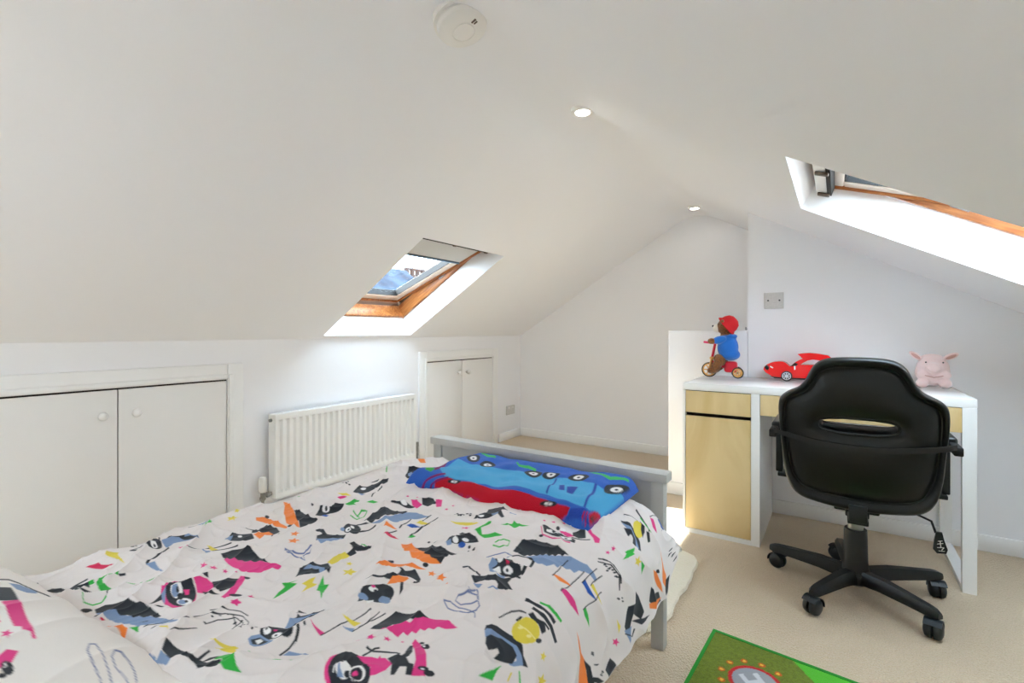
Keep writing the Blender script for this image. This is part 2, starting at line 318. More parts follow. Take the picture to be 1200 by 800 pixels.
# print shapes: ink letter, then outline points u,v in cloth half-millimetres
PRINT_DUVET = """
r -2661,710 -2650,752 -2622,750 -2561,778 -2575,743 -2604,730
y -2721,799 -2671,830 -2643,817 -2518,802 -2631,795 -2679,782
k -2537,560 -2555,581 -2533,598 -2478,607 -2507,636 -2535,683 -2519,681 -2497,643 -2461,679 -2434,665 -2435,627 -2370,619 -2337,645 -2325,633 -2388,606 -2420,588 -2473,584 -2505,561
n -2415,604 -2420,634 -2398,653 -2358,642 -2385,614
w -2455,591 -2452,590 -2450,588 -2449,585 -2451,582 -2455,580 -2460,578 -2466,577 -2473,577 -2480,578 -2482,579 -2485,582 -2485,584 -2484,587 -2479,589 -2474,591 -2467,592 -2460,592
w -2414,611 -2409,610 -2405,608 -2402,606 -2402,604 -2405,603 -2408,602 -2414,602 -2421,603 -2427,604 -2433,606 -2437,608 -2440,610 -2440,612 -2438,613 -2434,614 -2428,614 -2421,613
k -2461,588 -2457,587 -2456,586 -2453,584 -2453,583 -2456,583 -2458,582 -2462,582 -2465,582 -2469,583 -2472,584 -2474,585 -2475,586 -2474,587 -2473,588 -2470,588 -2466,588 -2463,588
g -2431,680 -2484,719 -2490,743 -2433,755 -2412,746 -2436,729 -2430,708 -2408,693 -2373,687 -2330,700 -2299,686 -2288,671 -2345,665 -2399,671 -2440,664 -2467,667 -2463,682
k -2325,696 -2290,697 -2269,679 -2249,661 -2275,670 -2305,683
k -2421,749 -2418,773 -2405,770 -2405,749
g -2329,611 -2283,604 -2236,617 -2227,641 -2244,660 -2254,661 -2236,642 -2246,620 -2289,607 -2329,614
k -2675,538 -2665,553 -2651,564 -2663,566 -2677,555 -2687,540
k -2664,545 -2658,542 -2663,540 -2671,540 -2676,543 -2672,545
k -2633,558 -2628,555 -2632,553 -2642,554 -2646,556 -2641,558
g -2347,750 -2306,766 -2277,771 -2278,786 -2262,786 -2209,817 -2254,778 -2274,770
k -2562,957 -2545,948 -2535,937 -2534,925 -2543,914 -2559,905 -2582,899 -2607,896 -2635,898 -2659,904 -2678,913 -2688,924 -2689,936 -2681,948 -2663,957 -2641,964 -2612,965 -2585,963
k -2658,859 -2665,900 -2675,933 -2593,895 -2612,863
k -2685,967 -2652,976 -2613,963 -2611,970 -2672,988 -2712,978
w -2652,876 -2642,907 -2613,892
w -2620,931 -2613,928 -2608,924 -2606,920 -2608,917 -2612,914 -2620,913 -2628,913 -2637,914 -2646,916 -2655,920 -2660,924 -2660,927 -2660,931 -2656,934 -2648,935 -2639,935 -2628,933
w -2559,938 -2550,934 -2544,929 -2543,925 -2544,921 -2550,918 -2558,917 -2568,917 -2578,918 -2589,921 -2596,924 -2602,929 -2603,933 -2602,937 -2597,940 -2589,942 -2579,942 -2567,940
k -2623,927 -2618,925 -2615,923 -2613,921 -2612,919 -2616,919 -2618,918 -2622,918 -2628,919 -2634,921 -2638,923 -2640,924 -2642,926 -2642,928 -2640,929 -2636,929 -2632,929 -2627,928
k -2562,932 -2557,930 -2555,928 -2552,926 -2554,925 -2556,924 -2558,923 -2564,924 -2569,925 -2573,926 -2577,928 -2580,930 -2582,932 -2581,933 -2579,934 -2577,935 -2573,935 -2568,934
b -2599,967 -2662,1033 -2647,1082 -2563,1103 -2529,1097 -2561,1047 -2561,1015 -2537,964
k -2630,989 -2688,1043 -2641,1085 -2603,1064 -2614,1025
k -2608,1044 -2599,1090 -2536,1100 -2574,1052
k -2542,974 -2500,938 -2470,898 -2443,851 -2426,848 -2451,894 -2482,935 -2523,971
b -2436,850 -2418,876 -2290,861
p -2510,1002 -2416,1003 -2408,969
k -2408,1000 -2365,1093 -2349,1159 -2362,1164 -2378,1098 -2422,1005
y -2453,1097 -2329,1089 -2327,1059
b -2408,1052 -2305,1049 -2303,1027
k -2321,1057 -2298,1162 -2312,1168 -2333,1061
k -2805,1167 -2805,1216 -2805,1215 -2800,1165
k -2805,1215 -2805,1322 -2764,1296 -2796,1240
b -2804,1209 -2805,1283 -2780,1233
g -2694,1177 -2739,1240 -2708,1236 -2669,1211 -2612,1159 -2669,1190
y -2710,1349 -2675,1334 -2641,1339 -2649,1321 -2618,1304 -2657,1308 -2670,1292 -2687,1312 -2729,1320 -2698,1328
y -2804,1417 -2777,1404 -2748,1400 -2751,1391 -2733,1381 -2758,1386 -2768,1380 -2799,1401 -2804,1399 -2804,1409
k -2743,864 -2732,857 -2740,853 -2770,859 -2792,869 -2770,869
k -2792,899 -2765,887 -2784,886 -2805,890 -2804,894 -2806,901
k -2800,915 -2805,912 -2805,905 -2810,905 -2810,910 -2805,915
k -2754,917 -2743,910 -2753,906 -2821,924 -2807,924 -2806,930
k -2806,944 -2771,929 -2799,931 -2803,930 -2805,935 -2804,941
k -2805,930 -2805,925 -2810,920 -2805,915 -2805,920 -2800,925
k -2727,923 -2717,916 -2725,912 -2745,915 -2755,922 -2746,926
k -2799,896 -2805,920 -2800,915 -2805,895
k -2765,905 -2810,945 -2805,940 -2807,915
k -2239,1058 -2210,1158 -2115,1150 -2014,1144 -2049,1110 -2096,1085 -2162,1039
p -2166,1036 -2175,1054 -2151,1055 -2151,1073 -2123,1072 -2119,1088 -2084,1088 -2088,1108 -2056,1109 -2061,1130 -2026,1129 -2012,1145 -1922,1148 -1913,1129 -1953,1111 -1957,1082 -1986,1067 -2001,1049 -2020,1033 -2065,1030 -2111,1027
p -2127,981 -2114,976 -2100,980 -2105,972 -2094,966 -2110,966 -2116,958 -2121,966 -2137,967 -2124,972
p -2079,1002 -2070,998 -2061,1000 -2063,995 -2054,990 -2065,991 -2069,986 -2074,992 -2084,993 -2076,996
p -2168,968 -2162,966 -2154,967 -2156,963 -2149,960 -2157,960 -2161,957 -2164,961 -2173,962 -2166,964
p -2031,1021 -2026,1019 -2020,1021 -2022,1017 -2017,1014 -2023,1014 -2027,1011 -2028,1014 -2036,1015 -2030,1017
p -1834,925 -1819,919 -1803,925 -1809,914 -1796,907 -1815,906 -1824,896 -1829,906 -1847,907 -1831,914
p -1822,971 -1811,966 -1799,969 -1803,962 -1793,956 -1805,956 -1810,949 -1816,957 -1829,959 -1819,963
p -1979,850 -1948,833 -1927,814 -1920,795 -1926,779 -1944,767 -1973,760 -2010,759 -2051,765 -2093,777 -2129,794 -2153,813 -2165,834 -2159,852 -2138,865 -2104,872 -2062,871 -2018,863
k -1992,854 -1965,839 -1946,822 -1939,806 -1944,792 -1960,781 -1985,775 -2018,775 -2054,780 -2090,791 -2122,806 -2143,823 -2153,841 -2148,856 -2131,868 -2101,873 -2065,872 -2028,866
w -2043,830 -2029,823 -2021,816 -2017,809 -2020,804 -2026,799 -2037,797 -2051,797 -2067,800 -2081,804 -2095,811 -2104,818 -2108,825 -2107,831 -2100,836 -2089,838 -2073,837 -2058,835
b -2052,820 -2042,815 -2034,810 -2032,806 -2031,802 -2035,799 -2042,798 -2052,799 -2063,801 -2074,805 -2085,810 -2091,814 -2096,819 -2096,823 -2092,826 -2085,827 -2074,826 -2062,823
w -1952,823 -1944,818 -1940,812 -1941,806 -1946,800 -1953,794 -1965,791 -1977,789 -1988,789 -1999,792 -2007,797 -2010,802 -2010,809 -2005,815 -1998,821 -1987,825 -1974,826 -1962,826
b -1967,811 -1962,808 -1959,804 -1959,801 -1961,797 -1965,794 -1972,793 -1978,792 -1985,792 -1992,794 -1997,797 -2001,801 -2000,804 -1999,808 -1994,811 -1988,813 -1981,813 -1974,813
k -2012,819 -2006,816 -2003,813 -2000,809 -2001,806 -2005,804 -2010,803 -2017,803 -2025,805 -2032,807 -2038,810 -2042,813 -2045,817 -2044,820 -2040,822 -2035,823 -2028,823 -2021,822
p -2051,835 -2037,850 -2010,837 -2018,828
k -2058,824 -2054,822 -2051,820 -2050,818 -2051,817 -2051,815 -2055,815 -2058,815 -2063,816 -2068,818 -2071,819 -2075,822 -2077,824 -2076,825 -2074,826 -2072,827 -2067,826 -2062,825
k -1968,817 -1964,815 -1962,813 -1961,811 -1963,810 -1965,809 -1967,808 -1971,808 -1974,808 -1978,809 -1981,811 -1983,813 -1984,815 -1983,816 -1980,817 -1978,818 -1974,818 -1971,818
k -2055,723 -2091,778 -2057,771
b -2091,778 -2105,798 -2016,761 -2047,765
k -2047,722 -1995,752 -1992,737
p -2099,883 -2074,897 -2055,921 -2018,923 -1982,911 -1968,873 -1996,859 -2041,874
k -2029,926 -1975,1013 -1926,983 -1939,914 -1973,907
k -2095,920 -2087,937 -2058,927 -2075,916
k -1990,874 -1924,907 -1954,867
p -1996,1019 -1969,1027 -1931,991 -1886,942 -1880,904 -1901,898 -1919,927 -1946,969
k -1949,1033 -1946,1031 -1945,1028 -1945,1025 -1947,1022 -1951,1020 -1955,1018 -1961,1018 -1965,1018 -1969,1019 -1973,1022 -1973,1024 -1974,1028 -1971,1030 -1968,1033 -1963,1034 -1958,1035 -1953,1034
k -1854,952 -1852,950 -1853,946 -1856,941 -1862,936 -1869,931 -1877,927 -1885,925 -1890,923 -1895,924 -1898,927 -1896,930 -1893,935 -1887,940 -1880,945 -1872,949 -1865,952 -1858,953
p -2186,969 -2170,963 -2156,965 -2159,958 -2145,951 -2161,952 -2166,945 -2175,954 -2192,956 -2180,960
p -2129,982 -2113,976 -2098,980 -2102,971 -2089,964 -2107,964 -2114,956 -2121,965 -2139,967 -2124,972
p -2078,1003 -2067,998 -2056,1001 -2058,994 -2049,989 -2062,990 -2066,984 -2072,991 -2085,993 -2075,996
p -1833,924 -1818,918 -1800,923 -1806,912 -1794,905 -1812,904 -1822,894 -1827,904 -1846,905 -1831,913
p -1824,973 -1811,967 -1800,970 -1803,963 -1792,956 -1806,957 -1810,950 -1816,958 -1831,961 -1821,965
b -2161,606 -2118,633 -2039,659 -1991,687 -1929,710 -1854,712 -1793,714 -1811,681 -1841,681 -1862,671 -1871,656 -1892,653 -1880,635 -1978,625 -2100,599
k -2200,613 -2202,643 -2159,675 -2090,698 -2080,714 -1998,720 -1930,718 -1933,704 -1964,700 -1969,683 -2006,681 -2010,664 -2045,661 -2058,643 -2093,640 -2092,625 -2134,623 -2161,606
k -1944,629 -1929,681 -1936,682 -1951,630
k -1862,643 -1833,719 -1840,721 -1869,645
k -1827,652 -1792,748 -1798,750 -1833,653
k -1745,674 -1739,749 -1745,750 -1752,676
k -2196,606 -2192,604 -2190,601 -2192,597 -2195,592 -2202,588 -2211,585 -2220,583 -2228,582 -2235,583 -2240,585 -2241,588 -2241,593 -2236,597 -2229,601 -2221,605 -2212,607 -2203,607
k -2115,602 -2110,600 -2107,598 -2107,596 -2108,594 -2111,593 -2114,591 -2120,591 -2125,591 -2130,592 -2135,594 -2137,596 -2138,598 -2137,600 -2135,602 -2131,603 -2125,603 -2120,603
o -1995,586 -1955,604 -1900,613 -1863,592 -1915,595
g -1900,616 -1887,637 -1852,626
y -1802,663 -1791,684 -1756,673
r -2051,599 -2049,598 -2048,596 -2049,595 -2050,593 -2052,591 -2056,590 -2059,589 -2063,589 -2065,589 -2067,590 -2069,592 -2069,594 -2067,595 -2064,597 -2061,598 -2057,599 -2054,599
k -1796,762 -1804,817 -1776,854 -1712,882 -1662,874 -1641,857 -1637,858 -1662,877 -1717,886 -1784,858 -1812,820 -1803,763
k -1757,780 -1760,822 -1725,863 -1675,862 -1648,840 -1644,841 -1675,865 -1732,867 -1767,824 -1764,782
k -1837,832 -1807,869 -1749,892 -1705,896 -1710,900 -1754,896 -1814,872 -1845,835
k -1764,862 -1761,858 -1766,855 -1773,856 -1776,860 -1771,863
k -1784,821 -1781,817 -1785,814 -1793,815 -1796,819 -1790,821
k -1764,787 -1762,784 -1766,781 -1773,782 -1775,785 -1771,788
k -1688,871 -1686,868 -1691,865 -1697,865 -1699,869 -1695,872
k -1691,847 -1688,843 -1692,840 -1699,841 -1702,845 -1698,848
k -1652,844 -1649,840 -1654,838 -1660,838 -1662,842 -1658,845
k -1656,821 -1654,818 -1658,815 -1664,816 -1666,819 -1662,822
k -1694,853 -1692,849 -1696,846 -1703,847 -1705,851 -1701,854
k -1649,859 -1647,856 -1651,853 -1658,854 -1659,857 -1655,860
k -1775,842 -1772,838 -1777,835 -1784,836 -1786,839 -1781,842
k -1609,877 -1607,873 -1611,870 -1617,871 -1619,874 -1615,877
k -1613,866 -1610,862 -1614,859 -1621,860 -1622,863 -1618,866
k -1751,866 -1668,837 -1667,840 -1750,869
k -1692,867 -1666,820 -1659,819 -1685,866
k -1531,933 -1571,969 -1564,989 -1596,1017 -1552,1022 -1591,1006 -1558,1001 -1515,1052 -1501,1062 -1495,1025 -1520,985 -1517,936
b -1535,928 -1577,973 -1559,986 -1507,1046 -1532,993 -1520,934
k -1475,921 -1469,914 -1467,906 -1468,897 -1475,889 -1485,881 -1497,873 -1512,868 -1528,864 -1544,862 -1560,863 -1574,866 -1585,871 -1591,877 -1594,885 -1593,894 -1586,903 -1577,912 -1563,919 -1547,925 -1530,928 -1513,930 -1498,929 -1485,926
w -1556,893 -1550,889 -1547,885 -1546,881 -1547,877 -1551,875 -1556,873 -1562,873 -1569,875 -1576,878 -1581,881 -1585,886 -1586,890 -1584,893 -1581,896 -1575,897 -1568,897 -1561,895
w -1498,897 -1493,893 -1492,889 -1491,884 -1494,880 -1499,877 -1504,874 -1512,874 -1518,875 -1524,877 -1529,881 -1531,885 -1531,890 -1528,894 -1523,897 -1517,899 -1510,900 -1504,899
k -1569,890 -1566,888 -1565,887 -1564,885 -1565,884 -1566,883 -1568,882 -1571,883 -1573,883 -1576,884 -1578,886 -1580,888 -1580,889 -1580,891 -1579,892 -1577,892 -1574,892 -1571,891
k -1512,889 -1510,887 -1508,885 -1508,884 -1508,882 -1509,881 -1511,881 -1514,881 -1517,882 -1519,883 -1521,885 -1522,886 -1523,888 -1522,889 -1521,890 -1520,891 -1517,890 -1514,890
p -1536,906 -1534,904 -1533,902 -1533,900 -1534,898 -1536,897 -1539,896 -1542,895 -1545,896 -1548,897 -1550,899 -1551,901 -1551,903 -1550,905 -1548,906 -1545,907 -1541,907 -1539,907
b -1581,830 -1589,846 -1575,865 -1494,866 -1489,852 -1504,837 -1528,822 -1551,820
k -1572,834 -1560,858 -1510,858 -1520,837 -1548,827
w -1558,841 -1552,855 -1533,854 -1531,835
k -1507,953 -1474,941 -1451,925 -1438,906 -1429,889 -1451,925 -1481,935 -1510,946
k -1505,946 -1474,935 -1450,909 -1439,911 -1466,939 -1504,954
k -1453,913 -1437,881 -1429,845 -1420,843 -1429,880 -1445,912
k -1499,995 -1499,976 -1486,960 -1466,954 -1467,962 -1479,964 -1487,974 -1486,990
p -1475,982 -1407,990 -1404,972
k -1403,973 -1398,1049 -1383,1090 -1384,1165 -1391,1168 -1388,1092 -1404,1052 -1408,974
y -1429,1076 -1357,1097 -1359,1072 -1392,1071
b -1388,1045 -1351,1066 -1342,1048
k -1341,1050 -1338,1108 -1351,1175 -1356,1177 -1344,1110 -1346,1052
k -1343,1076 -1333,1122 -1327,1181 -1333,1184 -1339,1125 -1348,1078
b -1419,851 -1424,875 -1399,885 -1353,902
y -1653,746 -1616,767 -1557,790 -1555,776 -1493,788 -1549,754 -1598,736 -1579,759
g -1424,803 -1380,831 -1371,846 -1358,845 -1320,876 -1349,843 -1343,832 -1373,820
b -1667,619 -1607,621 -1586,602 -1632,591 -1642,601
b -1721,591 -1674,597 -1651,600 -1624,592 -1673,588
k -1704,647 -1639,657 -1557,675 -1471,689 -1464,681 -1509,650 -1546,656 -1588,651 -1611,637 -1609,620 -1669,622
k -1563,671 -1587,716 -1578,717 -1551,675
k -1519,678 -1519,697 -1483,702 -1469,691 -1492,680
k -1540,674 -1545,699 -1532,723 -1526,710 -1533,684
g -1525,700 -1530,722 -1533,734 -1535,750 -1504,771 -1468,779 -1497,757 -1488,742 -1468,731 -1441,724 -1408,722 -1444,691 -1473,690 -1481,703 -1501,708
k -1301,1089 -1306,1144 -1306,1207 -1239,1220 -1163,1236 -1180,1202 -1213,1184 -1219,1151 -1242,1134 -1244,1108 -1258,1097
p -1259,1096 -1259,1110 -1245,1109 -1249,1126 -1234,1127 -1235,1147 -1219,1149 -1218,1169 -1202,1174 -1200,1197 -1171,1234 -1140,1254 -1112,1266 -1067,1263 -1093,1233 -1118,1219 -1118,1203 -1138,1199 -1140,1181 -1157,1178 -1155,1156 -1172,1154 -1169,1132 -1188,1131 -1185,1105 -1215,1100 -1237,1097
p -1274,1023 -1269,1020 -1262,1023 -1265,1017 -1261,1013 -1268,1013 -1272,1008 -1274,1014 -1280,1014 -1274,1018
p -1244,1051 -1238,1047 -1227,1052 -1233,1043 -1228,1038 -1238,1036 -1246,1028 -1246,1036 -1257,1037 -1246,1043
p -1204,1082 -1198,1078 -1189,1082 -1194,1075 -1190,1070 -1199,1070 -1205,1063 -1206,1070 -1214,1070 -1205,1075
p -1162,1106 -1159,1104 -1155,1107 -1158,1103 -1156,1101 -1160,1100 -1164,1097 -1163,1100 -1167,1100 -1163,1103
p -1137,923 -1124,910 -1116,897 -1111,883 -1111,870 -1116,858 -1125,849 -1137,842 -1153,839 -1170,839 -1188,842 -1207,849 -1224,859 -1238,871 -1249,885 -1256,900 -1256,914 -1252,927 -1243,938 -1229,945 -1211,948 -1192,947 -1173,943 -1154,934
k -1123,942 -1111,929 -1102,916 -1098,902 -1098,889 -1102,877 -1110,866 -1121,858 -1135,852 -1151,849 -1168,850 -1186,853 -1204,860 -1220,869 -1233,881 -1244,895 -1250,909 -1252,924 -1248,937 -1240,949 -1228,958 -1212,964 -1194,967 -1175,965 -1156,960 -1138,952
w -1173,914 -1166,907 -1163,900 -1162,892 -1166,886 -1172,881 -1181,879 -1191,879 -1201,881 -1210,886 -1217,893 -1221,901 -1222,909 -1219,916 -1212,921 -1203,923 -1193,923 -1182,920
b -1222,910 -1211,896 -1187,876 -1171,887 -1200,896
k -1162,906 -1160,903 -1158,900 -1159,897 -1161,894 -1164,892 -1167,890 -1171,890 -1175,891 -1179,893 -1182,896 -1183,899 -1183,902 -1181,905 -1178,907 -1174,909 -1170,909 -1166,908
w -1133,932 -1127,925 -1124,918 -1124,910 -1128,904 -1134,899 -1142,897 -1152,897 -1161,899 -1170,904 -1176,911 -1180,919 -1180,926 -1176,933 -1170,938 -1161,940 -1151,940 -1141,937
k -1138,926 -1133,921 -1130,915 -1130,909 -1133,904 -1138,900 -1144,898 -1152,899 -1160,901 -1166,904 -1171,910 -1173,915 -1173,921 -1171,926 -1166,930 -1159,932 -1152,932 -1144,930
p -1147,917 -1146,915 -1145,913 -1146,910 -1147,908 -1150,906 -1153,905 -1156,905 -1159,905 -1161,906 -1163,908 -1163,910 -1163,913 -1161,915 -1159,917 -1156,918 -1153,919 -1149,918
w -1227,904 -1220,889 -1202,872 -1199,873 -1217,890 -1223,904
k -1221,901 -1220,910 -1209,916 -1212,919 -1225,913 -1226,902
k -1191,971 -1194,1019 -1185,1030 -1193,1036 -1203,1023 -1200,973
k -1222,1006 -1188,1005 -1149,1027 -1123,1040 -1107,1036 -1109,1045 -1128,1048 -1157,1035 -1195,1013 -1226,1015
p -1207,961 -1171,986 -1150,992 -1156,1006 -1145,999 -1133,1007 -1094,998 -1090,969 -1102,944 -1116,934 -1138,953 -1176,955
k -1127,1009 -1117,1036 -1086,1045 -1059,1032 -1048,1040 -1025,1013 -1040,998 -1055,1018 -1070,1005 -1063,977 -1071,969 -1095,997
k -1100,1026 -1100,1055 -1122,1085 -1132,1106 -1125,1113 -1089,1075 -1081,1053 -1085,1033
p -1136,1120 -1140,1138 -1114,1133 -1080,1118 -1053,1097 -1023,1069 -1000,1040 -1027,1010 -1054,1054 -1094,1089
k -1075,1137 -1073,1134 -1072,1129 -1072,1124 -1075,1121 -1078,1117 -1083,1116 -1088,1116 -1093,1118 -1097,1121 -1100,1125 -1101,1129 -1100,1134 -1098,1138 -1094,1141 -1089,1142 -1084,1142 -1080,1141
k -1104,1143 -1103,1142 -1103,1139 -1103,1137 -1105,1135 -1107,1133 -1110,1132 -1112,1132 -1115,1133 -1117,1134 -1118,1135 -1118,1138 -1117,1140 -1116,1142 -1113,1143 -1111,1145 -1108,1145 -1106,1145
k -1011,1066 -1009,1063 -1010,1059 -1011,1055 -1014,1050 -1018,1046 -1022,1042 -1027,1040 -1030,1040 -1033,1041 -1034,1043 -1034,1047 -1032,1052 -1029,1056 -1025,1061 -1021,1064 -1017,1066 -1013,1067
k -990,1071 -988,1068 -988,1063 -989,1058 -992,1053 -995,1048 -1000,1045 -1004,1043 -1008,1042 -1011,1044 -1013,1047 -1013,1052 -1012,1057 -1009,1062 -1005,1066 -1001,1070 -997,1072 -993,1072
w -1087,1129 -1085,1127 -1085,1126 -1085,1124 -1086,1123 -1087,1122 -1089,1122 -1091,1122 -1092,1122 -1093,1123 -1095,1125 -1095,1126 -1095,1128 -1094,1129 -1093,1130 -1091,1130 -1090,1131 -1088,1130
w -1017,1055 -1017,1054 -1017,1053 -1018,1051 -1019,1049 -1020,1048 -1022,1046 -1023,1046 -1025,1045 -1025,1046 -1026,1047 -1026,1048 -1025,1050 -1024,1051 -1023,1053 -1021,1054 -1020,1055 -1018,1055
o -2733,1644 -2693,1639 -2618,1616 -2543,1592 -2482,1557 -2415,1530 -2345,1492 -2277,1458 -2341,1450 -2392,1456 -2460,1490 -2552,1537 -2622,1585
k -2543,1592 -2499,1598 -2277,1562 -2271,1520 -2277,1459 -2341,1494 -2420,1526 -2478,1559
o -2596,1406 -2568,1441 -2463,1442 -2344,1432 -2325,1415 -2406,1399 -2512,1400 -2568,1391
k -2553,1455 -2547,1451 -2544,1447 -2544,1444 -2544,1440 -2548,1438 -2555,1438 -2561,1438 -2568,1440 -2575,1443 -2579,1446 -2584,1451 -2584,1454 -2582,1457 -2578,1459 -2572,1460 -2566,1460 -2559,1458
k -2326,1450 -2321,1446 -2318,1442 -2318,1438 -2319,1434 -2324,1432 -2330,1431 -2336,1431 -2343,1433 -2351,1437 -2356,1441 -2358,1445 -2359,1449 -2358,1453 -2353,1455 -2347,1456 -2339,1455 -2332,1453
k -2450,1177 -2487,1230 -2406,1282 -2334,1256 -2339,1216 -2393,1174
b -2431,1165 -2473,1208 -2436,1207 -2399,1177
k -2538,1303 -2428,1326 -2455,1385 -2367,1391 -2301,1366 -2296,1317 -2278,1328 -2379,1312 -2414,1286 -2458,1312
o -2387,1277 -2364,1345 -2303,1334 -2305,1264
k -2262,1301 -2278,1351 -2291,1356 -2275,1306
w -2407,1236 -2403,1233 -2400,1230 -2400,1227 -2402,1225 -2405,1223 -2410,1222 -2415,1222 -2421,1223 -2426,1225 -2430,1228 -2433,1231 -2433,1234 -2433,1237 -2428,1238 -2423,1239 -2418,1239 -2412,1238
o -2234,1412 -2211,1399 -2188,1403 -2194,1389 -2174,1375 -2201,1379 -2210,1366 -2220,1382 -2248,1389 -2227,1395
o -2158,1359 -2129,1343 -2102,1348 -2109,1331 -2083,1313 -2115,1318 -2127,1303 -2140,1323 -2174,1331 -2150,1339
k -2156,1467 -2129,1490 -2074,1472 -1984,1515 -1956,1479 -1985,1441 -2034,1386 -2086,1425 -2087,1455 -2139,1455
b -2048,1393 -2017,1464 -1952,1482 -1975,1434 -1997,1386
k -1978,1599 -1963,1583 -1954,1567 -1952,1551 -1959,1539 -1971,1530 -1989,1527 -2010,1529 -2032,1537 -2054,1550 -2070,1566 -2081,1583 -2083,1599 -2076,1612 -2063,1621 -2044,1624 -2022,1621 -1998,1612
w -2007,1561 -2000,1555 -1995,1548 -1994,1543 -1995,1538 -1999,1536 -2005,1535 -2013,1537 -2022,1541 -2030,1546 -2037,1552 -2042,1559 -2044,1565 -2042,1569 -2039,1572 -2032,1572 -2023,1570 -2015,1566
w -2019,1591 -2015,1587 -2012,1583 -2011,1579 -2013,1577 -2016,1575 -2019,1574 -2025,1575 -2030,1577 -2036,1581 -2040,1585 -2043,1589 -2044,1593 -2043,1596 -2039,1597 -2035,1598 -2030,1597 -2025,1595
k -2010,1556 -2007,1553 -2006,1551 -2005,1549 -2005,1547 -2007,1546 -2009,1546 -2012,1546 -2016,1548 -2019,1550 -2022,1553 -2023,1555 -2024,1557 -2024,1559 -2022,1560 -2020,1560 -2017,1560 -2013,1558
k -2038,1621 -2018,1642 -1979,1667 -1993,1678 -2032,1653 -2053,1632
k -1954,1571 -1933,1613 -1935,1658 -1949,1667 -1947,1622 -1967,1580
b -2045,1552 -2039,1547 -2035,1542 -2033,1537 -2035,1534 -2038,1532 -2043,1532 -2049,1533 -2056,1536 -2063,1541 -2069,1546 -2073,1551 -2075,1556 -2074,1559 -2070,1561 -2065,1561 -2059,1560 -2052,1557
b -2006,1685 -1977,1782 -1963,1874 -1915,1924 -1816,1928 -1842,1892 -1851,1860 -1893,1807 -1893,1768 -1903,1740 -1920,1712 -1933,1678
k -2068,1689 -2108,1839 -1956,1895 -1954,1852 -1979,1849 -1971,1815 -1995,1811 -1985,1776 -2008,1771 -1999,1732 -2015,1721 -1999,1683
r -1811,1597 -1817,1631 -1724,1616 -1758,1596
o -1881,1659 -1904,1697 -1822,1696 -1841,1677
B -1818,1755 -1829,1791 -1740,1777 -1775,1757
y -1806,1808 -1817,1852 -1737,1844 -1766,1807
g -1721,1667 -1722,1699 -1693,1695 -1703,1674
k -1823,1711 -1862,1832 -1873,1839 -1833,1716
k -1722,1707 -1742,1818 -1770,1938 -1780,1945 -1753,1825 -1732,1713
k -1800,1618 -1810,1683 -1820,1689 -1810,1624
k -1800,1851 -1828,1948 -1840,1955 -1811,1858
k -1721,1681 -1726,1781 -1736,1788 -1731,1687
s -2044,1235 -1996,1245 -1960,1276 -1973,1325 -1952,1296 -1956,1266 -1918,1251 -1946,1254 -2000,1240 -2037,1241 -2029,1234 -1992,1233 -1938,1247 -1908,1248 -1947,1265 -1942,1292 -1983,1332 -1970,1281 -2005,1251 -2054,1242
s -2040,1282 -2024,1308 -1982,1326 -1991,1333 -2034,1314 -2051,1288
g -2193,1700 -2115,1682 -2107,1720 -2154,1785 -2193,1774 -2162,1717 -2148,1711 -2178,1765 -2154,1778 -2121,1728 -2128,1693 -2201,1710
g -2216,1736 -2127,1708 -2135,1718 -2225,1747
b -1844,1183 -1848,1237 -1801,1266 -1747,1241 -1752,1206 -1768,1196 -1791,1220 -1823,1220 -1819,1185
k -1809,1139 -1847,1181 -1875,1216 -1860,1245 -1823,1264 -1810,1291 -1752,1265 -1723,1233 -1746,1232 -1787,1256 -1826,1248 -1847,1219 -1835,1190 -1820,1218 -1792,1234 -1765,1219 -1770,1193 -1796,1170
y -1820,1293 -1836,1337 -1820,1383 -1781,1380 -1760,1342 -1785,1291
k -1804,1380 -1799,1416 -1763,1402 -1772,1375
k -1886,1458 -1877,1477 -1752,1470 -1756,1452 -1819,1442
k -1820,1412 -1722,1453 -1714,1438 -1771,1409
g -1832,1482 -1778,1480 -1729,1486 -1735,1493 -1785,1488 -1839,1490
y -1690,1319 -1667,1304 -1642,1310 -1652,1292 -1633,1275 -1660,1278 -1673,1262 -1681,1282 -1709,1288 -1686,1298
y -1736,1348 -1727,1342 -1715,1345 -1720,1337 -1712,1330 -1725,1331 -1731,1323 -1734,1332 -1745,1334 -1735,1339
g -1734,1001 -1761,1039 -1766,1068 -1790,1071 -1768,1125 -1763,1090 -1742,1105 -1737,1048
y -1676,1077 -1704,1120 -1728,1115 -1732,1178 -1708,1148 -1688,1156 -1684,1109
g -1587,1102 -1641,1133 -1654,1128 -1726,1208 -1671,1174 -1652,1182 -1630,1147
o -1686,1592 -1650,1611 -1585,1600 -1551,1586 -1544,1566 -1512,1566 -1496,1547 -1471,1556 -1450,1541 -1423,1551 -1389,1543 -1453,1492 -1522,1498 -1557,1520 -1597,1527
k -1604,1599 -1539,1635 -1403,1657 -1399,1593 -1393,1539 -1424,1546 -1449,1540 -1471,1556 -1496,1547 -1513,1567 -1541,1566 -1551,1586
o -1597,1365 -1576,1404 -1504,1444 -1415,1478 -1463,1428 -1544,1375
k -1558,1431 -1555,1427 -1553,1422 -1554,1418 -1556,1414 -1560,1412 -1564,1410 -1569,1410 -1575,1412 -1579,1415 -1582,1418 -1584,1423 -1583,1427 -1581,1431 -1577,1434 -1572,1435 -1567,1435 -1562,1434
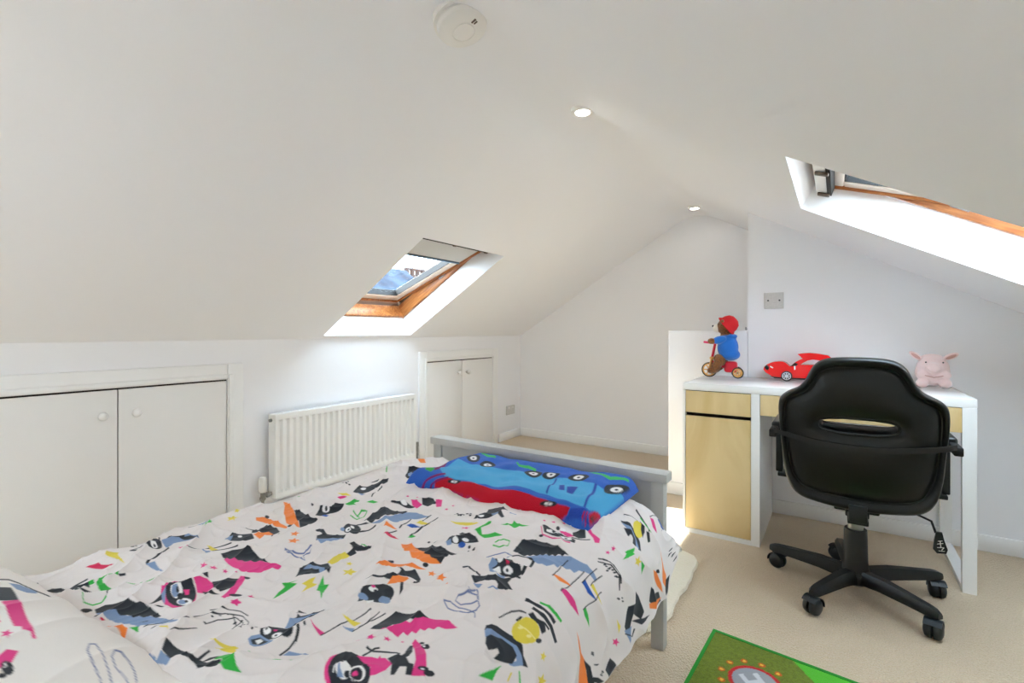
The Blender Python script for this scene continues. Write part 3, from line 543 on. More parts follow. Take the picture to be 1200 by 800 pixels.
k -1425,1500 -1423,1497 -1422,1493 -1423,1489 -1426,1486 -1429,1483 -1433,1482 -1437,1481 -1441,1482 -1444,1484 -1446,1487 -1447,1491 -1446,1495 -1443,1498 -1440,1501 -1436,1503 -1432,1503 -1428,1502
k -1497,1390 -1457,1399 -1442,1441 -1382,1410 -1352,1365 -1368,1352 -1381,1388 -1418,1384 -1442,1356 -1437,1312 -1457,1306 -1484,1311 -1544,1264 -1522,1301 -1452,1348 -1468,1386
o -1439,1287 -1453,1327 -1421,1376 -1394,1363 -1410,1309
k -1388,1276 -1378,1263 -1373,1248 -1373,1231 -1379,1214 -1389,1199 -1404,1187 -1421,1179 -1438,1176 -1456,1178 -1470,1185 -1482,1197 -1488,1212 -1488,1229 -1482,1246 -1472,1262 -1457,1275 -1439,1284 -1420,1286 -1403,1284
k -1444,1151 -1477,1200 -1407,1193
b -1438,1195 -1433,1190 -1431,1184 -1432,1179 -1435,1173 -1440,1170 -1447,1168 -1454,1167 -1461,1169 -1468,1173 -1472,1178 -1474,1183 -1473,1189 -1470,1194 -1465,1198 -1458,1200 -1451,1200 -1443,1198
b -1371,1241 -1367,1236 -1366,1230 -1367,1224 -1371,1218 -1377,1214 -1384,1211 -1392,1210 -1400,1212 -1405,1215 -1409,1220 -1411,1227 -1410,1233 -1406,1239 -1399,1243 -1392,1246 -1384,1247 -1377,1245
w -1428,1176 -1419,1203 -1402,1188 -1415,1170
w -1445,1247 -1443,1244 -1442,1240 -1444,1235 -1448,1231 -1452,1227 -1458,1225 -1464,1224 -1469,1224 -1473,1226 -1475,1229 -1475,1233 -1474,1238 -1470,1242 -1465,1246 -1459,1248 -1453,1249 -1448,1249
p -1464,1251 -1462,1249 -1461,1246 -1462,1244 -1463,1242 -1465,1240 -1468,1239 -1471,1239 -1474,1240 -1476,1241 -1478,1243 -1478,1245 -1478,1248 -1477,1250 -1475,1252 -1472,1253 -1469,1253 -1466,1252
k -1442,1242 -1441,1240 -1440,1238 -1440,1235 -1441,1233 -1443,1232 -1446,1231 -1449,1231 -1451,1232 -1453,1233 -1455,1235 -1456,1237 -1455,1239 -1454,1241 -1452,1243 -1450,1244 -1447,1244 -1444,1243
k -1409,1328 -1400,1335 -1371,1305 -1362,1277
o -1387,1488 -1376,1478 -1362,1481 -1368,1470 -1358,1458 -1373,1461 -1380,1451 -1384,1464 -1398,1469 -1386,1475
o -1331,1484 -1318,1472 -1302,1477 -1309,1462 -1298,1449 -1315,1452 -1325,1439 -1328,1455 -1346,1461 -1330,1468
o -1274,1448 -1257,1432 -1235,1437 -1245,1418 -1231,1400 -1253,1404 -1266,1388 -1270,1409 -1293,1417 -1273,1426
k -1289,1558 -1274,1571 -1248,1565 -1220,1553 -1192,1551 -1197,1561 -1224,1563 -1251,1575 -1280,1581 -1297,1567
k -1216,1523 -1201,1548 -1123,1603 -1097,1639 -1088,1595 -1053,1573 -1062,1539 -1087,1520 -1098,1542 -1121,1554 -1160,1539 -1179,1497
k -1125,1703 -1114,1682 -1108,1661 -1108,1642 -1114,1627 -1125,1618 -1140,1617 -1157,1622 -1174,1634 -1190,1652 -1202,1673 -1209,1695 -1209,1715 -1203,1731 -1192,1741 -1176,1742 -1158,1735 -1140,1722
k -1177,1731 -1101,1709 -1078,1686 -1096,1637 -1121,1625
w -1176,1698 -1170,1688 -1167,1678 -1167,1670 -1169,1664 -1173,1660 -1180,1660 -1187,1663 -1195,1669 -1202,1677 -1208,1687 -1211,1697 -1212,1706 -1210,1713 -1206,1717 -1199,1717 -1191,1713 -1183,1707
w -1115,1673 -1112,1666 -1111,1658 -1112,1651 -1116,1645 -1122,1641 -1128,1638 -1135,1639 -1142,1642 -1147,1647 -1150,1654 -1151,1662 -1149,1669 -1146,1676 -1140,1680 -1133,1682 -1126,1681 -1120,1678
k -1181,1694 -1179,1690 -1178,1687 -1177,1683 -1178,1681 -1179,1679 -1182,1680 -1184,1681 -1187,1683 -1190,1687 -1193,1691 -1194,1694 -1195,1698 -1194,1700 -1192,1701 -1190,1702 -1187,1700 -1184,1698
k -1131,1664 -1129,1661 -1128,1658 -1128,1655 -1129,1653 -1131,1652 -1133,1652 -1135,1652 -1137,1654 -1140,1657 -1141,1659 -1142,1662 -1142,1665 -1141,1667 -1140,1669 -1138,1669 -1135,1668 -1133,1666
r -1172,1698 -1151,1706 -1142,1686 -1151,1678
b -1210,1631 -1209,1663 -1182,1657 -1151,1602 -1178,1597
k -1188,1623 -1170,1664 -1145,1641 -1169,1621
w -1180,1618 -1160,1644 -1142,1625 -1158,1605
b -1151,1602 -1121,1625 -1115,1610 -1134,1595
k -1181,1766 -1166,1796 -1130,1807 -1095,1815 -1102,1830 -1137,1822 -1176,1811 -1191,1777
k -1110,1821 -1092,1754 -1089,1690 -1075,1681 -1077,1746 -1096,1817
k -1111,1652 -1070,1660 -1075,1670 -1116,1662
b -1183,1494 -1150,1512 -1145,1481
b -1120,1502 -1108,1524 -1082,1522 -1088,1491
s -1196,1336 -1163,1322 -1126,1331 -1088,1343 -1074,1375 -1079,1402 -1111,1428 -1148,1418 -1176,1396 -1170,1370 -1139,1366 -1107,1387 -1094,1417 -1114,1438 -1142,1446 -1156,1430 -1141,1418 -1123,1432 -1121,1468 -1127,1471 -1127,1436 -1144,1423 -1151,1427 -1139,1440 -1114,1433 -1099,1419 -1112,1392 -1142,1371 -1169,1374 -1171,1391 -1144,1412 -1109,1422 -1083,1400 -1079,1379 -1092,1348 -1129,1336 -1165,1328 -1197,1341
s -1194,1336 -1177,1353 -1134,1350 -1092,1357 -1073,1361 -1061,1343 -1058,1345 -1073,1365 -1095,1362 -1137,1356 -1180,1358 -1199,1341
s -1266,1692 -1250,1733 -1224,1774 -1191,1775 -1202,1754 -1196,1748 -1190,1781 -1229,1782 -1256,1740 -1272,1698
b -1147,1822 -1114,1885 -1056,1922 -1011,1970 -960,1998 -911,2022 -876,2016 -881,1995 -915,1984 -934,1953 -948,1943 -954,1904 -974,1904 -983,1880 -1005,1879 -1010,1856 -1030,1860 -1048,1831 -1068,1829 -1083,1811 -1112,1822
k -1213,1819 -1229,1893 -1232,1935 -1209,1982 -1125,1998 -1065,1987 -1012,1972 -1030,1964 -1032,1943 -1051,1945 -1054,1918 -1069,1922 -1073,1898 -1092,1907 -1096,1884 -1113,1890 -1116,1866 -1135,1867 -1138,1844 -1152,1845 -1153,1820 -1182,1820
o -1006,1807 -996,1816 -935,1832 -922,1829 -966,1797
k -997,1795 -1000,1865 -1001,1943 -1006,1945 -1004,1866 -1002,1797
p -930,1744 -924,1777 -875,1787 -823,1781 -873,1754
k -926,1743 -928,1848 -929,1958 -934,1958 -932,1848 -930,1742
B -912,1898 -909,1931 -861,1924 -826,1921 -871,1894
k -908,1896 -908,1976 -908,2061 -912,2060 -912,1975 -912,1896
y -881,1950 -873,1976 -823,1970 -792,1960 -831,1951
k -877,1949 -876,2001 -874,2064 -879,2062 -881,2000 -881,1947
g -834,1824 -828,1848 -800,1847 -757,1835 -809,1820
k -829,1823 -829,1900 -827,2006 -832,2002 -833,1897 -834,1820
k -1011,1341 -988,1374 -948,1396 -937,1404 -904,1409 -878,1387 -840,1381 -857,1361 -898,1371 -930,1375 -962,1342 -981,1306 -1000,1318
b -996,1313 -1001,1331 -955,1363 -913,1388 -881,1381 -855,1367 -868,1332 -880,1318 -887,1320 -879,1352 -901,1365 -936,1361 -970,1322 -979,1299
k -979,1302 -954,1352 -918,1371 -891,1364 -878,1331 -898,1291 -916,1274 -923,1306 -935,1311 -942,1275 -962,1282
k -1002,1406 -999,1437 -992,1464 -977,1487 -956,1505 -958,1510 -979,1492 -996,1468 -1003,1439 -1006,1408
k -952,1512 -943,1536 -923,1537 -897,1557 -878,1540 -882,1511 -909,1524 -933,1512
k -970,1456 -967,1480 -959,1487 -962,1457
y -894,1512 -887,1502 -884,1489 -883,1474 -885,1458 -889,1442 -896,1427 -904,1415 -913,1406 -924,1400 -934,1399 -943,1403 -952,1410 -958,1421 -962,1434 -964,1450 -962,1465 -958,1481 -952,1495 -943,1506 -933,1515 -922,1520 -912,1521 -902,1519
Y -952,1452 -922,1461 -889,1468 -889,1474 -922,1466 -952,1457
Y -938,1459 -938,1457 -937,1455 -938,1451 -940,1448 -941,1445 -943,1442 -946,1441 -947,1441 -949,1441 -950,1443 -950,1446 -949,1449 -948,1453 -946,1456 -944,1458 -942,1460 -940,1460
Y -903,1463 -902,1460 -902,1457 -902,1454 -904,1450 -905,1447 -908,1444 -910,1443 -912,1442 -914,1443 -915,1445 -915,1448 -915,1452 -913,1456 -911,1459 -909,1462 -907,1463 -905,1463
k -870,1495 -869,1493 -868,1489 -869,1484 -871,1478 -873,1474 -876,1470 -879,1468 -882,1467 -884,1468 -886,1471 -886,1475 -886,1480 -884,1485 -881,1490 -878,1494 -875,1496 -872,1497
k -992,1556 -956,1572 -924,1590 -900,1597 -871,1604 -870,1623 -900,1615 -926,1608 -960,1590 -997,1575
k -955,1544 -911,1560 -877,1573 -828,1563 -821,1584 -873,1594 -912,1580 -957,1564
g -953,1607 -922,1626 -893,1628 -858,1643 -857,1660 -892,1645 -923,1643 -957,1622
k -909,1536 -892,1552 -874,1558 -874,1569 -894,1562 -912,1545
y -841,1484 -831,1478 -822,1487 -824,1473 -816,1465 -827,1462 -831,1448 -835,1461 -846,1460 -838,1471
y -792,1449 -777,1444 -759,1464 -765,1440 -750,1434 -771,1421 -779,1399 -785,1415 -803,1410 -789,1429
g -906,1185 -899,1216 -891,1247 -889,1287 -877,1243 -873,1231
y -840,1293 -852,1317 -856,1313 -844,1288
g -847,1342 -820,1329 -817,1335 -845,1346
o -785,1741 -748,1747 -699,1748 -654,1772 -575,1754 -610,1692 -671,1710 -692,1730
k -668,1761 -622,1802 -552,1795 -576,1752 -624,1767
g -1470,1860 -1467,1925 -1451,1984 -1433,1953 -1447,1916 -1449,1892 -1416,1858 -1367,1895 -1321,1897 -1329,1876 -1390,1840 -1430,1846
k -1506,1692 -1523,1764 -1488,1785 -1517,1807 -1523,1840 -1485,1817 -1428,1824 -1391,1800 -1427,1743 -1468,1701
b -1510,1697 -1501,1724 -1467,1696 -1473,1670
B -1416,1734 -1412,1727 -1411,1721 -1412,1715 -1415,1710 -1420,1707 -1426,1705 -1432,1705 -1438,1707 -1443,1712 -1446,1717 -1448,1724 -1447,1730 -1444,1735 -1439,1739 -1433,1741 -1426,1740 -1421,1738
w -1459,1734 -1457,1730 -1456,1725 -1456,1720 -1459,1716 -1463,1713 -1467,1711 -1472,1712 -1477,1714 -1481,1717 -1484,1722 -1485,1727 -1484,1731 -1482,1736 -1478,1739 -1473,1740 -1468,1740 -1464,1738
w -1430,1774 -1428,1770 -1427,1765 -1429,1761 -1432,1756 -1436,1753 -1441,1751 -1446,1750 -1451,1752 -1455,1755 -1457,1759 -1457,1763 -1456,1769 -1453,1773 -1448,1776 -1443,1778 -1438,1779 -1433,1777
g -1395,1984 -1361,2033 -1370,2066 -1346,2059 -1291,2087 -1323,2034 -1327,2001 -1352,2010
y -1688,1939 -1618,1958 -1555,1968 -1492,1975 -1578,1927 -1621,1920
p -1556,1916 -1547,1907 -1531,1913 -1541,1900 -1534,1890 -1548,1889 -1560,1876 -1560,1890 -1574,1893 -1559,1901
g -1309,1796 -1274,1798 -1249,1833 -1269,1881 -1301,1871 -1320,1828 -1312,1820 -1295,1863 -1268,1873 -1256,1839 -1279,1806 -1314,1806
k -1601,2026 -1611,2095 -1575,2104 -1603,2162 -1582,2193 -1534,2207 -1502,2206 -1507,2148 -1441,2083 -1452,2073 -1506,2111 -1531,2064 -1569,2022
w -1565,2070 -1562,2065 -1561,2059 -1562,2053 -1565,2048 -1569,2045 -1574,2043 -1580,2044 -1585,2046 -1590,2050 -1593,2056 -1594,2062 -1593,2067 -1590,2072 -1586,2076 -1580,2077 -1575,2077 -1569,2074
b -1508,2121 -1505,2115 -1504,2109 -1506,2103 -1509,2097 -1514,2093 -1520,2091 -1526,2091 -1531,2093 -1536,2098 -1539,2104 -1539,2109 -1538,2116 -1535,2122 -1530,2126 -1524,2128 -1518,2128 -1512,2125
b -1466,2167 -1420,2160 -1425,2172 -1472,2180
k -1589,1684 -1586,1676 -1592,1672 -1600,1676 -1603,1684 -1597,1688
k -1555,1691 -1552,1683 -1557,1678 -1566,1682 -1568,1690 -1563,1695
k -1550,1708 -1548,1700 -1553,1695 -1562,1700 -1564,1707 -1559,1712
k -1712,2022 -1708,2011 -1715,2007 -1725,2012 -1730,2024 -1723,2029
k -1682,2031 -1678,2020 -1684,2014 -1695,2021 -1699,2032 -1692,2037
k -1674,2076 -1670,2064 -1677,2060 -1687,2066 -1691,2077 -1685,2083
k -1636,2056 -1632,2044 -1638,2039 -1648,2045 -1652,2056 -1646,2062
k -1383,1730 -1381,1722 -1386,1718 -1394,1722 -1396,1730 -1390,1734
k -1355,1726 -1353,1718 -1359,1714 -1366,1718 -1368,1726 -1362,1729
p -1241,2112 -1194,2046 -1134,2041 -1089,2053 -1060,2081 -1065,2091 -1094,2064 -1138,2052 -1196,2056 -1239,2118
k -1245,2137 -1225,2153 -1155,2136 -1097,2139 -1061,2138 -1049,2105 -1093,2076 -1146,2064 -1196,2070
w -1145,2126 -1143,2118 -1143,2107 -1147,2098 -1154,2089 -1162,2082 -1171,2078 -1180,2077 -1187,2079 -1193,2086 -1195,2093 -1194,2103 -1191,2113 -1184,2122 -1176,2129 -1167,2134 -1158,2135 -1150,2131
w -1075,2128 -1073,2121 -1074,2112 -1078,2103 -1083,2094 -1090,2088 -1099,2085 -1106,2083 -1113,2086 -1118,2092 -1120,2099 -1119,2108 -1116,2117 -1110,2125 -1102,2131 -1094,2135 -1086,2136 -1080,2134
k -1153,2110 -1152,2106 -1151,2101 -1151,2097 -1153,2094 -1155,2091 -1158,2090 -1162,2092 -1165,2094 -1168,2098 -1170,2103 -1171,2108 -1170,2112 -1169,2116 -1166,2118 -1163,2118 -1160,2118 -1156,2114
k -1090,2114 -1088,2110 -1088,2106 -1088,2102 -1090,2100 -1092,2098 -1095,2098 -1097,2098 -1100,2101 -1102,2103 -1103,2107 -1104,2111 -1103,2114 -1102,2117 -1100,2119 -1097,2119 -1094,2118 -1092,2117
p -1177,2191 -1116,2191 -1082,2168 -1104,2139 -1148,2151
k -1109,2207 -1090,2245 -1090,2277 -1069,2265 -1040,2204 -1059,2167 -1091,2171
k -1083,2140 -1047,2157 -1016,2201 -1020,2210 -1052,2167 -1088,2151
p -1116,2312 -1074,2308 -1032,2267 -985,2249 -974,2211 -990,2195 -1015,2231 -1065,2269
k -1053,2327 -1052,2322 -1053,2317 -1055,2311 -1058,2305 -1062,2300 -1067,2298 -1071,2296 -1075,2298 -1078,2301 -1079,2306 -1078,2311 -1076,2317 -1072,2321 -1068,2326 -1063,2329 -1059,2330 -1055,2329
k -1186,2043 -1184,2039 -1184,2035 -1185,2031 -1187,2028 -1189,2025 -1193,2024 -1196,2024 -1199,2026 -1202,2030 -1204,2034 -1204,2038 -1203,2042 -1201,2045 -1199,2048 -1195,2049 -1192,2049 -1188,2046
k -1173,2189 -1171,2184 -1169,2177 -1169,2171 -1170,2167 -1173,2165 -1176,2165 -1180,2167 -1184,2171 -1188,2177 -1191,2183 -1193,2190 -1193,2196 -1192,2200 -1189,2202 -1185,2202 -1181,2199 -1177,2195
w -1146,2201 -1144,2195 -1144,2189 -1145,2183 -1148,2178 -1152,2174 -1157,2173 -1161,2173 -1166,2176 -1169,2180 -1171,2186 -1171,2192 -1170,2198 -1167,2203 -1163,2207 -1158,2208 -1154,2208 -1149,2205
p -1275,2216 -1270,2208 -1263,2210 -1267,2203 -1263,2195 -1270,2198 -1274,2191 -1275,2200 -1281,2203 -1275,2207
p -1236,2247 -1231,2239 -1222,2242 -1227,2232 -1223,2224 -1231,2225 -1237,2217 -1237,2227 -1245,2231 -1237,2236
p -1194,2283 -1189,2275 -1181,2277 -1186,2269 -1181,2259 -1189,2262 -1195,2255 -1195,2264 -1203,2269 -1195,2273
p -1150,2309 -1146,2302 -1138,2303 -1142,2295 -1139,2288 -1146,2290 -1151,2283 -1151,2292 -1157,2295 -1151,2300
p -927,2302 -921,2292 -914,2299 -916,2285 -911,2274 -918,2274 -921,2261 -924,2275 -931,2279 -925,2287
p -930,2236 -925,2229 -917,2241 -922,2223 -918,2215 -926,2210 -931,2193 -931,2208 -938,2207 -931,2220
k -995,2553 -960,2582 -909,2577 -867,2558 -834,2506 -849,2480 -894,2526 -941,2540 -985,2538
b -983,2534 -937,2552 -885,2529 -845,2495 -874,2471 -928,2503
k -959,2503 -927,2530 -889,2517 -867,2467 -886,2448 -900,2487 -917,2490 -918,2456
y -897,2686 -886,2667 -878,2643 -874,2618 -875,2594 -880,2574 -888,2560 -900,2554 -912,2558 -925,2572 -936,2594 -944,2620 -949,2648 -949,2673 -944,2692 -935,2703 -923,2706 -910,2700
k -936,2723 -903,2708 -877,2672 -866,2613 -902,2660
k -1003,2621 -976,2681 -939,2691 -941,2705 -979,2694 -1008,2634
k -989,2803 -934,2765 -865,2704 -863,2721 -932,2782 -989,2821
g -946,2761 -892,2724 -855,2717 -853,2731 -891,2737 -945,2775
k -878,2693 -861,2708 -823,2683 -829,2652
g -875,2355 -868,2443 -861,2414 -855,2381
o -980,2965 -965,2965 -930,2970 -946,2970
k -907,2877 -906,2976 -885,2985 -885,2980 -910,2975 -913,2883
p -907,2873 -891,2903 -822,2837 -860,2827
B -885,2956 -880,2985 -796,2956 -834,2913
k -810,2893 -816,3007 -815,3010 -820,3010 -821,3005 -815,2897
k -1149,2947 -1120,2950 -1097,2948 -1060,2950 -1065,2950 -1111,2922 -1065,2846 -1108,2802 -1136,2895
g -858,2294 -865,2351 -875,2353 -868,2446 -855,2397 -848,2405 -848,2336
y -832,2441 -818,2427 -806,2441 -807,2416 -794,2401 -809,2397 -813,2373 -821,2396 -836,2399 -826,2416
g -811,2440 -781,2455 -753,2408 -784,2422
o -796,2756 -738,2767 -657,2765 -595,2788 -554,2745 -606,2703 -703,2750
o -719,2578 -683,2635 -614,2663 -564,2665 -617,2621 -679,2592
k -673,2674 -671,2671 -669,2666 -669,2660 -671,2651 -674,2643 -677,2638 -681,2633 -685,2630 -689,2630 -691,2633 -693,2637 -693,2644 -691,2653 -689,2659 -685,2666 -681,2671 -677,2674
k -663,2493 -605,2546 -581,2630 -531,2636 -546,2519 -607,2449
k -589,2767 -545,2831 -529,2747 -536,2696
o -599,2445 -542,2654 -542,2517 -576,2442
k -715,2299 -684,2324 -601,2354 -588,2298 -639,2234 -611,2176 -587,2129 -633,2123 -685,2205 -671,2271
k -621,2204 -550,2432 -567,2294
b -621,2112 -599,2203 -551,2152
k -606,2111 -558,2190 -574,2232 -581,2220 -565,2186 -609,2116
p -618,2047 -606,2045 -592,2064 -598,2041 -587,2037 -602,2026 -610,2004 -614,2018 -629,2010 -616,2030
y -685,2066 -651,2089 -629,2063
k -578,1961 -531,2003 -527,1916 -561,1898
k -581,1800 -531,1873 -540,1822 -566,1784
k -898,2135 -897,2126 -902,2116 -906,2115 -906,2124 -902,2134
k -875,2144 -875,2135 -880,2124 -884,2123 -884,2132 -880,2142
k -851,2168 -850,2159 -855,2147 -860,2145 -860,2154 -855,2165
k -874,2127 -874,2118 -878,2108 -882,2106 -883,2114 -878,2125
k -836,2164 -836,2155 -840,2144 -845,2140 -845,2149 -841,2161
k -752,2125 -752,2117 -758,2102 -764,2096 -764,2105 -758,2119
k -718,2174 -719,2164 -725,2149 -732,2142 -731,2152 -725,2167
k -648,1844 -649,1836 -655,1824 -661,1819 -660,1826 -654,1838
k -606,1847 -607,1839 -613,1828 -619,1822 -618,1829 -612,1841
k -561,1880 -562,1873 -569,1860 -574,1856 -574,1862 -567,1875
k -633,2936 -631,2920 -639,2895 -647,2884 -647,2898 -639,2924
k -584,2941 -582,2924 -590,2898 -598,2888 -598,2901 -590,2928
k -547,2941 -545,2925 -553,2900 -562,2888 -561,2902 -553,2929
k -613,2915 -613,2901 -622,2875 -630,2864 -629,2880 -621,2904
k -926,2094 -887,2155 -835,2170 -783,2134 -779,2145 -833,2179 -888,2164 -928,2101
k -923,2131 -878,2185 -827,2184 -825,2195 -878,2194 -925,2139
k -2800,2370 -2800,2415 -2800,2505 -2800,2545 -2799,2525 -2800,2460
y -2800,2515 -2800,2575 -2800,2650 -2795,2665 -2800,2570
k -2800,2680 -2800,2675 -2795,2665 -2800,2660 -2800,2650 -2800,2645 -2800,2640 -2800,2635 -2795,2635 -2800,2640 -2800,2650 -2800,2655 -2800,2665 -2795,2670 -2795,2675 -2800,2680
k -2795,2775 -2795,2770 -2795,2765 -2795,2755 -2795,2745 -2795,2735 -2795,2725 -2800,2720 -2795,2715 -2800,2720 -2800,2725 -2800,2735 -2800,2745 -2800,2755 -2795,2760 -2795,2770 -2795,2775
g -2799,2503 -2656,2363 -2644,2362 -2790,2504
o -2731,2728 -2707,2790 -2626,2737 -2649,2701
k -2684,2804 -2676,2793 -2671,2781 -2670,2771 -2674,2763 -2682,2758 -2693,2758 -2706,2761 -2719,2768 -2729,2776 -2739,2788 -2745,2801 -2746,2812 -2741,2819 -2732,2823 -2722,2825 -2709,2821 -2696,2814
k -2487,2385 -2588,2525 -2550,2581 -2429,2509 -2416,2427 -2449,2372
b -2459,2449 -2451,2439 -2447,2429 -2446,2420 -2449,2413 -2457,2409 -2466,2408 -2478,2411 -2489,2416 -2500,2425 -2507,2434 -2513,2445 -2513,2454 -2510,2461 -2502,2465 -2493,2466 -2481,2463 -2469,2457
B -2467,2486 -2459,2476 -2453,2467 -2451,2459 -2452,2453 -2457,2450 -2465,2451 -2474,2455 -2484,2461 -2495,2470 -2504,2480 -2510,2490 -2512,2498 -2511,2504 -2506,2507 -2498,2506 -2488,2502 -2477,2495
k -2548,1998 -2602,2092 -2548,2107 -2541,2162 -2539,2285 -2506,2245 -2483,2159 -2457,2047 -2464,1981
b -2488,1986 -2444,2010 -2438,1974
k -2600,2181 -2596,2254 -2562,2208 -2578,2178
w -2518,2075 -2511,2068 -2506,2060 -2504,2053 -2507,2048 -2513,2045 -2521,2045 -2531,2047 -2541,2051 -2550,2057 -2558,2065 -2562,2072 -2563,2079 -2562,2085 -2556,2088 -2547,2088 -2537,2086 -2528,2082
k -2344,1977 -2401,2054 -2417,2061 -2359,1983
k -2409,2079 -2450,2151 -2470,2163 -2428,2090
k -2800,2118 -2802,2113 -2801,2103 -2802,2100 -2800,2105 -2800,2115
k -2802,2143 -2801,2136 -2801,2126 -2805,2125 -2800,2130 -2800,2140
k -2793,2162 -2763,2134 -2781,2137 -2801,2148 -2800,2154 -2799,2163
k -2738,2105 -2726,2091 -2735,2087 -2757,2099 -2785,2125 -2763,2119
k -2797,2127 -2762,2096 -2780,2099 -2802,2111 -2800,2116 -2802,2127
k -2709,2105 -2699,2092 -2707,2088 -2724,2096 -2734,2109 -2727,2114
k -2373,1611 -2433,1687 -2420,1738 -2441,1803 -2381,1809 -2354,1751 -2293,1767 -2283,1710 -2322,1667 -2335,1619
w -2361,1693 -2353,1686 -2349,1679 -2350,1673 -2352,1667 -2359,1664 -2367,1662 -2378,1663 -2389,1667 -2398,1672 -2405,1678 -2410,1686 -2410,1692 -2407,1698 -2401,1702 -2392,1703 -2381,1702 -2370,1698
k -2371,1687 -2367,1684 -2364,1680 -2363,1677 -2364,1675 -2365,1673 -2369,1673 -2373,1674 -2379,1677 -2384,1680 -2388,1683 -2392,1687 -2393,1690 -2392,1692 -2390,1694 -2387,1694 -2382,1693 -2376,1690
B -2301,1644 -2296,1639 -2294,1634 -2294,1629 -2298,1625 -2304,1622 -2311,1620 -2318,1620 -2326,1622 -2332,1625 -2336,1629 -2338,1634 -2338,1639 -2334,1643 -2329,1647 -2321,1648 -2313,1648 -2307,1647
g -2381,1809 -2402,1877 -2381,1917 -2358,1889 -2362,1859 -2312,1839 -2239,1836 -2234,1811 -2335,1799
y -2624,1938 -2571,1967 -2484,1934 -2537,1914
p -2532,1857 -2520,1888 -2476,1897 -2488,1857
g -2316,1913 -2306,1948 -2256,1950 -2262,1918
g -2789,1774 -2750,1771 -2668,1734 -2707,1737
k -2805,1825 -2800,1860 -2803,1844
y -2805,1865 -2805,1910 -2810,1944 -2800,1888
k -2802,1864 -2802,1917 -2803,1979 -2802,1917 -2803,1865
k -2094,1898 -2123,1962 -2061,1968 -1985,1983 -1992,1944 -2060,1924
w -2032,1965 -2029,1961 -2028,1956 -2030,1951 -2034,1946 -2039,1942 -2045,1940 -2052,1940 -2058,1941 -2063,1944 -2067,1949 -2067,1954 -2065,1959 -2062,1964 -2057,1968 -2050,1970 -2043,1970 -2037,1969
p -2076,2033 -2023,2032 -1975,2028 -1967,1976 -2011,1984
k -2010,2061 -1978,2124 -1929,2099 -1933,2030 -1975,2028
p -1968,2132 -1943,2162 -1872,2074 -1885,2046
p -2171,2108 -2161,2099 -2151,2100 -2153,2092 -2145,2083 -2157,2087 -2161,2080 -2165,2090 -2177,2095 -2168,2098
p -2109,2126 -2101,2119 -2093,2120 -2096,2114 -2090,2107 -2098,2109 -2102,2104 -2105,2112 -2114,2116 -2107,2118
p -1837,2084 -1828,2075 -1818,2077 -1822,2069 -1814,2059 -1825,2062 -1830,2054 -1833,2065 -1844,2070 -1835,2073
p -1841,2143 -1833,2135 -1825,2136 -1828,2129 -1821,2120 -1830,2124 -1834,2118 -1837,2127 -1846,2131 -1839,2134
y -1678,1934 -1624,1967 -1553,1986 -1584,1934
k -1726,2054 -1722,2044 -1727,2039 -1737,2045 -1740,2055 -1735,2059
k -1685,2044 -1681,2034 -1687,2030 -1696,2036 -1699,2045 -1694,2050
k -1661,2062 -1658,2053 -1663,2048 -1672,2054 -1676,2064 -1670,2068
k -1663,2089 -1660,2079 -1665,2074 -1674,2080 -1678,2090 -1672,2094
k -2514,1679 -2507,1670 -2513,1666 -2528,1672 -2535,1681 -2529,1685
k -2470,1667 -2462,1658 -2470,1655 -2484,1660 -2491,1669 -2483,1672
k -2470,1685 -2463,1676 -2469,1672 -2484,1678 -2491,1687 -2485,1691
k -1692,2021 -1689,2012 -1694,2008 -1703,2013 -1706,2022 -1701,2027
k -1728,2036 -1669,2029 -1674,2078 -1685,2086 -1679,2042 -1736,2049
k -659,1839 -659,1835 -663,1828 -666,1825 -666,1828 -662,1836
k -644,1842 -644,1838 -648,1831 -651,1828 -651,1832 -647,1839
k -605,1846 -606,1841 -609,1835 -613,1831 -612,1836 -609,1842
k -561,1865 -562,1861 -566,1853 -569,1851 -569,1854 -565,1862
k -604,1854 -605,1849 -608,1843 -612,1839 -611,1844 -608,1850
k -1383,1725 -1381,1720 -1384,1718 -1389,1720 -1390,1725 -1387,1727
k -1360,1733 -1358,1728 -1361,1726 -1365,1728 -1367,1733 -1364,1735
k -1373,1707 -1372,1703 -1375,1700 -1379,1702 -1380,1707 -1377,1709
k -899,2141 -898,2133 -902,2124 -906,2123 -906,2131 -903,2140
k -876,2156 -876,2148 -880,2139 -884,2137 -884,2145 -880,2155
k -850,2170 -850,2162 -854,2152 -858,2150 -858,2158 -854,2168
k -829,2172 -829,2164 -833,2153 -838,2150 -838,2158 -834,2168
k -889,2138 -889,2130 -892,2121 -896,2120 -897,2127 -893,2136
k -863,2163 -863,2155 -867,2145 -871,2143 -871,2151 -867,2161
k -744,2133 -744,2126 -749,2113 -755,2106 -754,2115 -749,2128
k -734,2169 -734,2161 -740,2147 -745,2142 -745,2149 -739,2163
k -653,1845 -654,1839 -659,1829 -664,1824 -664,1829 -658,1841
k -605,1849 -605,1844 -611,1833 -616,1828 -615,1835 -610,1845
k -560,1878 -561,1872 -567,1861 -572,1856 -571,1862 -566,1872
k -555,1864 -555,1859 -561,1848 -566,1844 -566,1849 -560,1860
k -933,2109 -896,2169 -848,2186 -803,2162 -800,2172 -846,2196 -897,2177 -935,2116
"""
